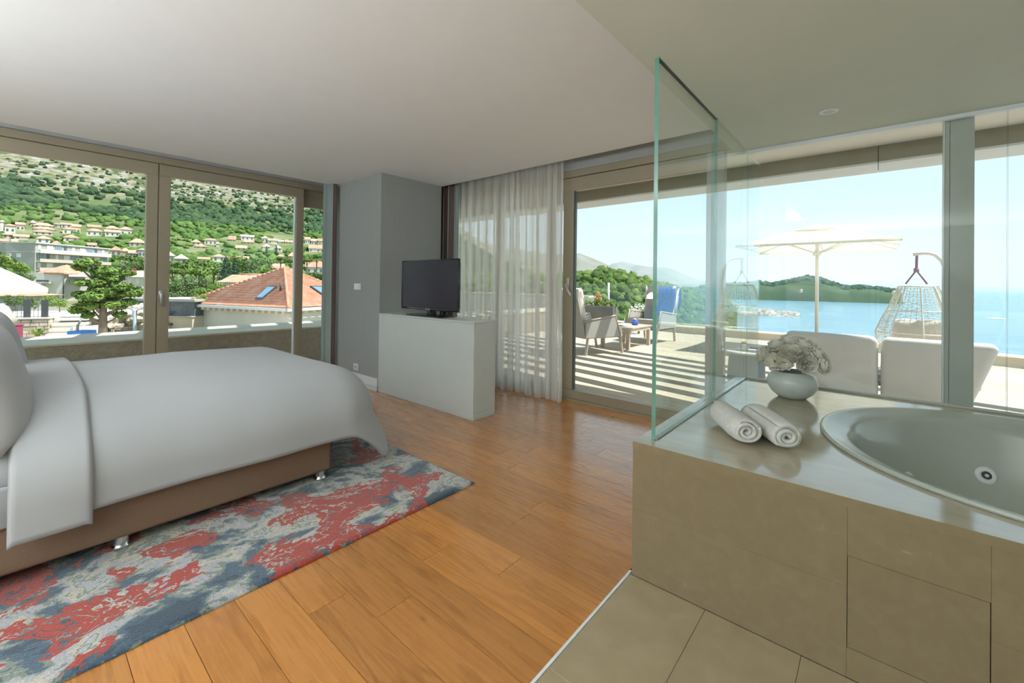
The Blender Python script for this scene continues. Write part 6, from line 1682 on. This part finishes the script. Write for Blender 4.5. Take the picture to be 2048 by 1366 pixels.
# lower yard wall right of the steps with planter beds
yw = thing('yard_wall', 'low white rendered yard wall behind the tree trunk', 'wall', (s1.x, s1.y, zb4))
y0, y1 = PD(146, 680, 40.5), PD(205, 680, 41)
blockface(y0, y1, y0.z - 1, PD(175, 652, 40.8).z, 0.3, 'wall', 'house_white', yw)
y2, y3 = PD(120, 660, 49), PD(206, 660, 49)
blockface(y2, y3, y2.z - 2, PD(165, 635, 49).z, 0.3, 'rear_wall', 'house_grey', yw); blockface(y2, y3, PD(165, 635, 49).z, PD(165, 632.5, 49).z, 0.5, 'rear_coping', 'step_stone', yw, -0.1)
yd = py_obj('yard_paving', [MW @ Vector((-6, -14, zb4 + 0.05)), MW @ Vector((L_ + 14, -14, zb4 + 0.05)), MW @ Vector((L_ + 14, 3, zb4 + 0.05)), MW @ Vector((-6, 3, zb4 + 0.05))], [(0, 1, 2, 3)], 'house_cream'); tag(yd, kind='structure')
# blue sun loungers stacked by the yard wall
for k in range(2):
    p = PD(161, 668 - 4.2 * k, 38.5)
    o = box('sun_lounger', 'blue_plastic', -0.35, 0.55, -0.5, 0.5, -0.09, 0.09, None, bev=0.03, tm=Matrix.Translation(p) @ Matrix.Rotation(radians(40), 4, 'Z'))
    tag(o, ['lower blue plastic lounger of the stack by the yard wall', 'upper blue plastic lounger of the stack by the yard wall'][k], 'lounger', 'stacked blue loungers')
bn = thing('maroon_bin', 'maroon storage bin against the stone wall', 'bin', PD(18, 676, 40.5))
p = PD(18.5, 664, 40.5); box('bin_body', 'bin_maroon', -0.5, 0.4, -0.4, 0.4, p.z - 1.3, p.z + 0.35, bn, bev=0.02, tm=Matrix.Translation((p.x, p.y, 0)) @ Matrix.Rotation(radians(40), 4, 'Z'))
box('bin_lid', 'bin_maroon', -0.53, 0.43, -0.43, 0.43, p.z + 0.36, p.z + 0.46, bn, bev=0.015, tm=Matrix.Translation((p.x, p.y, 0)) @ Matrix.Rotation(radians(40), 4, 'Z'))
# palm-like plant in front of the stone wall
pm = thing('sago_palm', 'small bright green sago palm below the stone wall', 'palm', PD(75, 676, 38.5)); bm = bmesh.new(); rp = random.Random(3)
for k in range(16):
    a = 2 * pi * k / 16 + rp.uniform(-0.2, 0.2); out = Vector((cos(a), sin(a), 0)); c = PD(75, 675, 38.5); pr2 = None; sd = Vector((-out.y, out.x, 0))
    for s_ in range(6):
        q = s_ / 5; p_ = c + out * (0.66 * q) + Vector((0, 0, 0.50 * sin(q * 2.1))); w_ = 0.075 * (1 - q * 0.85)
        cur = (bm.verts.new(p_ - sd * w_), bm.verts.new(p_ + sd * w_))
        if pr2: bm.faces.new((pr2[0], pr2[1], cur[1], cur[0]))
        pr2 = cur
bm_obj('fronds', bm, 'leaf_bright', pm)
c = PD(75, 676, 38.5); tube('stem', 'bark', [c - Vector((0, 0, 0.45)), c], 0.09, pm)
# rock outcrop
for k, (px_, py_, s_) in enumerate([(222, 655, 1.6), (240, 648, 1.7), (258, 640, 1.5), (275, 632, 1.7), (290, 636, 1.6), (232, 632, 1.2), (262, 658, 1.2), (285, 655, 1.3), (248, 625, 1.1), (300, 650, 1.6)]):
    p = PD(px_, py_, 52 + 0.7 * (k % 3)); bm = bmesh.new(); bmesh.ops.create_icosphere(bm, subdivisions=4, radius=s_ * 0.75)
    for v_ in bm.verts:
        n_ = mnoise.noise(v_.co * (1.1 / s_) * 3.6 + Vector((k * 5, 0, 0))) * 0.4 + abs(mnoise.noise(v_.co * 5.4 + Vector((0, k * 3, 0)))) * 0.3
        v_.co = v_.co * (1 + n_) ; v_.co.z *= 0.75; v_.co += p
    o = bm_obj('boulder', bm, 'rock')
    tag(o, 'pale weathered boulder, %s from the left in the rock outcrop' % ordinal(sorted([222, 240, 258, 275, 290, 232, 262, 285, 248, 300]).index(px_)), 'boulder', 'rock outcrop')
# fence in front of the rocks
rf = thing('low_picket_fence', 'low dark picket fence in front of the rock outcrop', 'fence', PD(250, 668, 44))
f0, f1 = PD(214, 672, 44), PD(296, 667, 45)
for dz in (0.1, 0.55): tube('rail', 'railing_dark', [f0 + Vector((0, 0, dz)), f1 + Vector((0, 0, dz))], 0.025, rf, 6)
for k in range(24): q = f0.lerp(f1, k / 23); tube('picket', 'railing_dark', [q - Vector((0, 0, 0.2)), q + Vector((0, 0, 0.62))], 0.018, rf, 5)
# double street lamp
lp = thing('street_lamp', 'grey twin arm street lamp in front of the rocks', 'lamp', PD(270, 668, 41))
p = PD(270, 621, 41); b_ = PD(270, 690, 41)
tube('post', 'drum_blue', [Vector((p.x, p.y, b_.z - 1)), p], 0.11, lp, 10)
rgt = Vector((_R.x, _R.y, 0)).normalized()
for s_ in (-1, 1):
    tube('arm', 'drum_blue', [p + rgt * s_ * 0.12 - Vector((0, 0, 0.3)), p + rgt * s_ * 0.14 + Vector((0, 0, 0.02)), p + rgt * s_ * 0.65 + Vector((0, 0, 0.26))], 0.05, lp, 6)
    box('lamp_head', 'drum_blue', -0.3, 0.3, -0.1, 0.1, 0.2, 0.3, lp, bev=0.02, tm=Matrix.Translation(p + rgt * s_ * 0.85 + Vector((0, 0, 0.03))))
# open and folded white parasols at the far left
pu = thing('white_parasol', 'open white parasol at the left edge of the window', 'umbrella', PD(0, 640, 13))
c = PD(-110, 600, 13); tz, rz_ = PD(-110, 494, 13).z, PD(40, 576, 13).z
v, f = [], []
for i in range(7):
    q = i / 6
    for k in range(32):
        a = 2 * pi * k / 32; v.append((c.x + 1.28 * q * cos(a), c.y + 1.28 * q * sin(a), tz + (rz_ - tz) * q ** 1.1))
for k in range(32): v.append((v[6 * 32 + k][0], v[6 * 32 + k][1], rz_ - 0.10))
for i in range(7):
    for k in range(32): f.append((i * 32 + k, i * 32 + (k + 1) % 32, (i + 1) * 32 + (k + 1) % 32, (i + 1) * 32 + k))
py_obj('canopy', v, f, 'umbrella_cloth', pu, True)
tube('pole', 'umbrella_pole', [(c.x, c.y, -4), (c.x, c.y, tz)], 0.04, pu)
fu = thing('folded_parasol', 'folded white parasol standing beside the stone wall', 'umbrella', PD(4, 690, 11.5))
c = PD(3, 650, 11.5); z1, z0 = PD(3, 607, 11.5).z, PD(3, 692, 11.5).z - 0.5
prof_ = [(0.01, z1), (0.07, z1 - 0.06), (0.12, z1 - 0.22), (0.16, z1 - 0.28), (0.13, z1 - 0.34), (0.12, z1 - 0.55), (0.15, z1 - 0.75), (0.22, z1 - 1.0), (0.30, z1 - 1.3)]
v, f = [], []
for r_, z in prof_:
    for k in range(24): a = 2 * pi * k / 24; q = r_ * (1 + 0.22 * sin(k * 2.6 + z * 2)); v.append((c.x + q * cos(a), c.y + q * sin(a), z))
for i in range(len(prof_) - 1):
    for k in range(24): f.append((i * 24 + k, i * 24 + (k + 1) % 24, (i + 1) * 24 + (k + 1) % 24, (i + 1) * 24 + k))
py_obj('folded_cloth', v, f, 'umbrella_cloth', fu, True); tube('pole', 'umbrella_pole', [(c.x, c.y, z0 - 1), (c.x, c.y, z1)], 0.03, fu)
# small pavilion with terracotta roof behind the fence
pv = thing('garden_pavilion', 'low garden pavilion with a terracotta roof behind the fence', 'pavilion', PD(25, 600, 66))
a0, a1 = PD(-30, 600, 68), PD(60, 600, 66); pv.location = (a0.x, a0.y, a0.z - 3)
blockface(a0, a1.lerp(a0, 0.08), a0.z - 3, PD(20, 592, 67).z, 4, 'wall', 'house_grey', pv, 0.5)
dd = (a1 - a0); dd.z = 0; dd.normalize(); nn = Vector((-dd.y, dd.x, 0)); nn = nn if nn.dot(Vector((a0.x, a0.y, 0))) > 0 else -nn
ze5, zr5 = PD(20, 592, 67).z, PD(30, 582, 69).z
v = [Vector((p.x, p.y, z)) for p, z in ((a0 - dd, ze5), (a1, ze5), (a1 + nn * 5, ze5), (a0 - dd + nn * 5, ze5), (a0 + nn * 2.5, zr5), (a1 - dd * 3 + nn * 2.5, zr5))]
py_obj('roof', v, [(0, 1, 5, 4), (1, 2, 5), (2, 3, 4, 5), (3, 0, 4), (3, 2, 1, 0)], 'roof_tile', pv)

# ================================================================== TREES
def blob_tree(name, label, base, h, crown, mat, seed, trunk_r=0.18, group=None, leaf=0.12, dens=90, bend=0.0):
    """crown: list of (right, away, up, rx, rz) pads in metres relative to the base"""
    rj = random.Random(seed); tr = thing(name, label, 'tree', base, group); base = Vector(base)
    rgt_ = Vector((base.y, -base.x, 0)).normalized(); awy = Vector((base.x, base.y, 0)).normalized()
    top = base + Vector((0, 0, h)) + rgt_ * bend
    bm = bmesh.new(); add_tube(bm, [base - Vector((0, 0, 0.5)), base + Vector((0, 0, h * 0.4)) + rgt_ * bend * 0.2, base.lerp(top, 0.75), top], trunk_r, 9, True, trunk_r * 0.35)
    for (r_, a_2, u_, rx, rz) in crown:
        c = base + rgt_ * r_ + awy * a_2 + Vector((0, 0, u_)); s_ = base + Vector((0, 0, max(h * 0.35, u_ - 0.6 * h * rj.uniform(0.2, 0.5))))
        add_tube(bm, [s_, s_.lerp(c, 0.6) - Vector((0, 0, 0.1)), c], trunk_r * 0.32, 5, True, trunk_r * 0.12)
    bm_obj('trunk', bm, 'bark', tr, True)
    bm = bmesh.new()
    for (r_, a_2, u_, rx, rz) in crown:
        c = base + rgt_ * r_ + awy * a_2 + Vector((0, 0, u_))
        for _ in range(3):
            o_ = Vector((rj.uniform(-0.5, 0.5) * rx, rj.uniform(-0.5, 0.5) * rx, rj.uniform(-0.3, 0.3) * rz))
            leaf_blob(bm, c + o_, rx * 0.75, rx * 0.75, rz * 0.8, dens, leaf, rj, 0.6)
    bm_obj('foliage', bm, mat, tr)
    return tr
tb_ = PD(205, 690, 37); tb_ = Vector((tb_.x, tb_.y, tb_.z - 0.2))
ppm = 853 / (20.5 / 1.39)       # rough pixels per metre at the tree
def pad(px_, py_, rpx, rzp, away=0.0):
    p = PD(px_, py_, 37); d_ = Vector((tb_.y, -tb_.x, 0)).normalized()
    return ((p - tb_).dot(d_), away, p.z - tb_.z, rpx / 34.0, rzp / 34.0)
pads = [pad(178, 527, 22, 9), pad(195, 540, 26, 11), pad(160, 535, 10, 6), pad(225, 555, 24, 10, 0.3), pad(258, 547, 16, 7), pad(190, 565, 20, 8), pad(240, 572, 20, 9, -0.3), pad(170, 567, 16, 7, 0.2), pad(172, 592, 26, 11, -0.4), pad(155, 588, 12, 6), pad(200, 583, 24, 11), pad(232, 590, 22, 11, 0.3), pad(258, 585, 20, 10, -0.2), pad(276, 582, 16, 10), pad(180, 612, 28, 11, 0.2), pad(158, 618, 14, 9), pad(215, 608, 24, 11), pad(240, 612, 18, 11, 0.4), pad(262, 605, 18, 9), pad(170, 630, 12, 6), pad(238, 630, 11, 7), pad(205, 550, 18, 9)]
blob_tree('broad_tree', 'leafy green tree with a brown trunk just beyond the balcony parapet', tb_, 4.3, pads, 'leaf_pine', 5, 0.26, leaf=0.125, dens=260)
# belt of stone pines behind the tiled building
PINES = [(345, 545, 24, 'p'), (366, 535, 30, 'p'), (392, 548, 26, 'p'), (408, 530, 24, 'p'), (428, 545, 26, 'p'), (446, 533, 22, 'p'), (452, 550, 20, 'd'), (470, 545, 16, 'd'), (478, 524, 24, 'b'), (500, 530, 24, 'g'), (520, 545, 22, 'b'), (492, 550, 22, 'g'), (538, 525, 18, 'p'), (562, 519, 17, 'p'), (581, 524, 15, 'p'), (535, 540, 16, 'g'), (350, 575, 22, 'g'), (372, 568, 26, 'o'), (398, 565, 24, 'o'), (388, 588, 26, 'g'), (412, 588, 22, 'b'), (430, 575, 18, 'b'), (350, 592, 20, 'o'), (405, 600, 20, 'b'), (614, 522, 16, 'p'), (634, 515, 20, 'p'), (648, 522, 14, 'p'), (624, 552, 18, 'g'), (642, 552, 16, 'g'), (10, 520, 22, 'b'), (35, 532, 18, 'b'), (48, 552, 14, 'g'), (262, 520, 22, 'p'), (282, 528, 18, 'g'), (240, 533, 16, 'o'), (225, 540, 14, 'p'), (20, 565, 12, 'b'), (95, 600, 14, 'b'), (120, 604, 12, 'b'), (60, 604, 14, 'g'), (30, 600, 16, 'g')]
kindn = {'p': ('stone_pine', 'leaf_pine_far', 'flat topped stone pine'), 'd': ('dark_conifer', 'leaf_cypress', 'dark conifer'), 'b': ('bright_tree', 'leaf_bright', 'bright yellow green tree'), 'g': ('green_tree', 'wood_lower2', 'rounded green tree'), 'o': ('olive_tree', 'leaf_olive', 'grey green olive tree')}
M2('wood_lower2', [(0.3, (0.07, 0.135, 0.035)), (0.7, (0.14, 0.22, 0.06))], scale=0.5, rough=0.9, randcol=0.15)
protos = {}
def proto(kind, var):
    rj = random.Random(hash((kind, var)) % 1000 if False else ord(kind) * 10 + var)
    nm, mt, _ = kindn[kind]
    bm = bmesh.new()
    if kind == 'd':
        for k in range(14):
            q = k / 13; leaf_blob(bm, (rj.uniform(-0.1, 0.1), 0, 0.25 + 1.6 * q), 0.6 * (1 - q) + 0.12, 0.6 * (1 - q) + 0.12, 0.22, 60, 0.12, rj)
    else:
        n_ = 10
        for k in range(n_):
            a = 2 * pi * k / n_ + rj.uniform(-0.3, 0.3); r_ = rj.uniform(0.15, 0.72)
            if kind == 'p': c = (r_ * cos(a), r_ * sin(a), 1.0 + rj.uniform(-0.12, 0.16)); leaf_blob(bm, c, 0.42, 0.42, 0.17, 75, 0.085, rj, 1.2)
            else: c = (r_ * cos(a) * 0.9, r_ * sin(a) * 0.9, 0.75 + rj.uniform(-0.4, 0.42)); leaf_blob(bm, c, 0.42, 0.42, 0.36, 85, 0.085, rj)
    me = bpy.data.meshes.new('foliage'); bm.to_mesh(me); bm.free(); me.materials.append(MATS[mt])
    bm = bmesh.new(); add_tube(bm, [(0, 0, -1.2), (0.03, 0, 0.4), (0, 0.02, 0.95)], 0.07, 7, True, 0.03)
    for k in range(4):
        a = 2 * pi * k / 4 + 0.4; add_tube(bm, [(0, 0, 0.35), (0.45 * cos(a), 0.45 * sin(a), 0.9)], 0.03, 5, True, 0.012)
    mt_ = bpy.data.meshes.new('trunk'); bm.to_mesh(mt_); bm.free(); mt_.materials.append(MATS['bark'])
    return me, mt_
rt_ = random.Random(77)
count = {}
for i, (px_, py_, rpx, kd) in enumerate(PINES):
    dist = interp(py_, [(515, 170), (530, 145), (545, 118), (560, 92), (575, 74), (590, 60), (605, 48)])
    c = PD(px_, py_, dist); zc_ = (c - _C).dot(_F); R_ = rpx / (853 / zc_) / max(0.75, cos(atan2(px_ - CX, FPX))) * 0.95
    key = (kd, rt_.randrange(2))
    if key not in protos: protos[key] = proto(*key)
    nm, mt, desc = kindn[kd]; lst = sorted([q[0] for q in PINES if q[3] == kd]); side = 'through the left pane' if px_ < 300 else ('through the narrow pane' if px_ > 600 else 'through the middle pane')
    same = sorted([(q[0], q[1]) for q in PINES if q[3] == kd and ((q[0] < 300) == (px_ < 300)) and ((q[0] > 600) == (px_ > 600))])
    lab = '%s, %s from the left of its kind %s' % (desc, ordinal(same.index((px_, py_))), side)
    e_ = thing(nm, lab, 'tree', (c.x, c.y, c.z - 0.85 * R_), 'trees between the villa and the hillside')
    for me, n2 in zip(protos[key], ('foliage', 'trunk')):
        o = bpy.data.objects.new(n2, me); COL.objects.link(o); o.parent = e_
    e_.scale = (R_, R_, R_ * (0.95 if kd != 'd' else 1.2)); e_.rotation_euler = (0, 0, rt_.uniform(0, 6.28))
# two cypresses among the houses
for k, (px_, yt, yb2) in enumerate(((533, 493, 514), (552, 491, 514))):
    r_ = ground_hit(px_, yb2); b_ = PD(px_, yb2, r_); hgt = PD(px_, yt, r_).z - b_.z
    cy_ = thing('cypress', ['tall narrow cypress among the hillside houses, the left one', 'tall narrow cypress among the hillside houses, the right one'][k], 'tree', b_, 'hillside cypresses')
    bm = bmesh.new(); rj = random.Random(k)
    for j in range(14): q = j / 13; w_ = hgt * 0.13 * sin(pi * (0.12 + 0.8 * (1 - q))) ; leaf_blob(bm, b_ + Vector((0, 0, hgt * (0.06 + 0.9 * q))), w_, w_, hgt * 0.06, 50, hgt * 0.03, rj)
    bm_obj('foliage', bm, 'leaf_cypress', cy_); tube('trunk', 'bark', [b_ - Vector((0, 0, 1)), b_ + Vector((0, 0, hgt * 0.5))], 0.25, cy_)
# flowering bush by the cream house
fb = thing('flowering_bush', 'dark red flowering bush in front of the cream house', 'bush', PD(72, 584, 110)); bm = bmesh.new(); rj = random.Random(1)
for (px_, py_) in ((62, 582), (72, 578), (80, 584), (70, 588)): leaf_blob(bm, PD(px_, py_, 110), 1.1, 1.1, 0.8, 70, 0.2, rj)
bm_obj('foliage', bm, 'bin_maroon', fb)
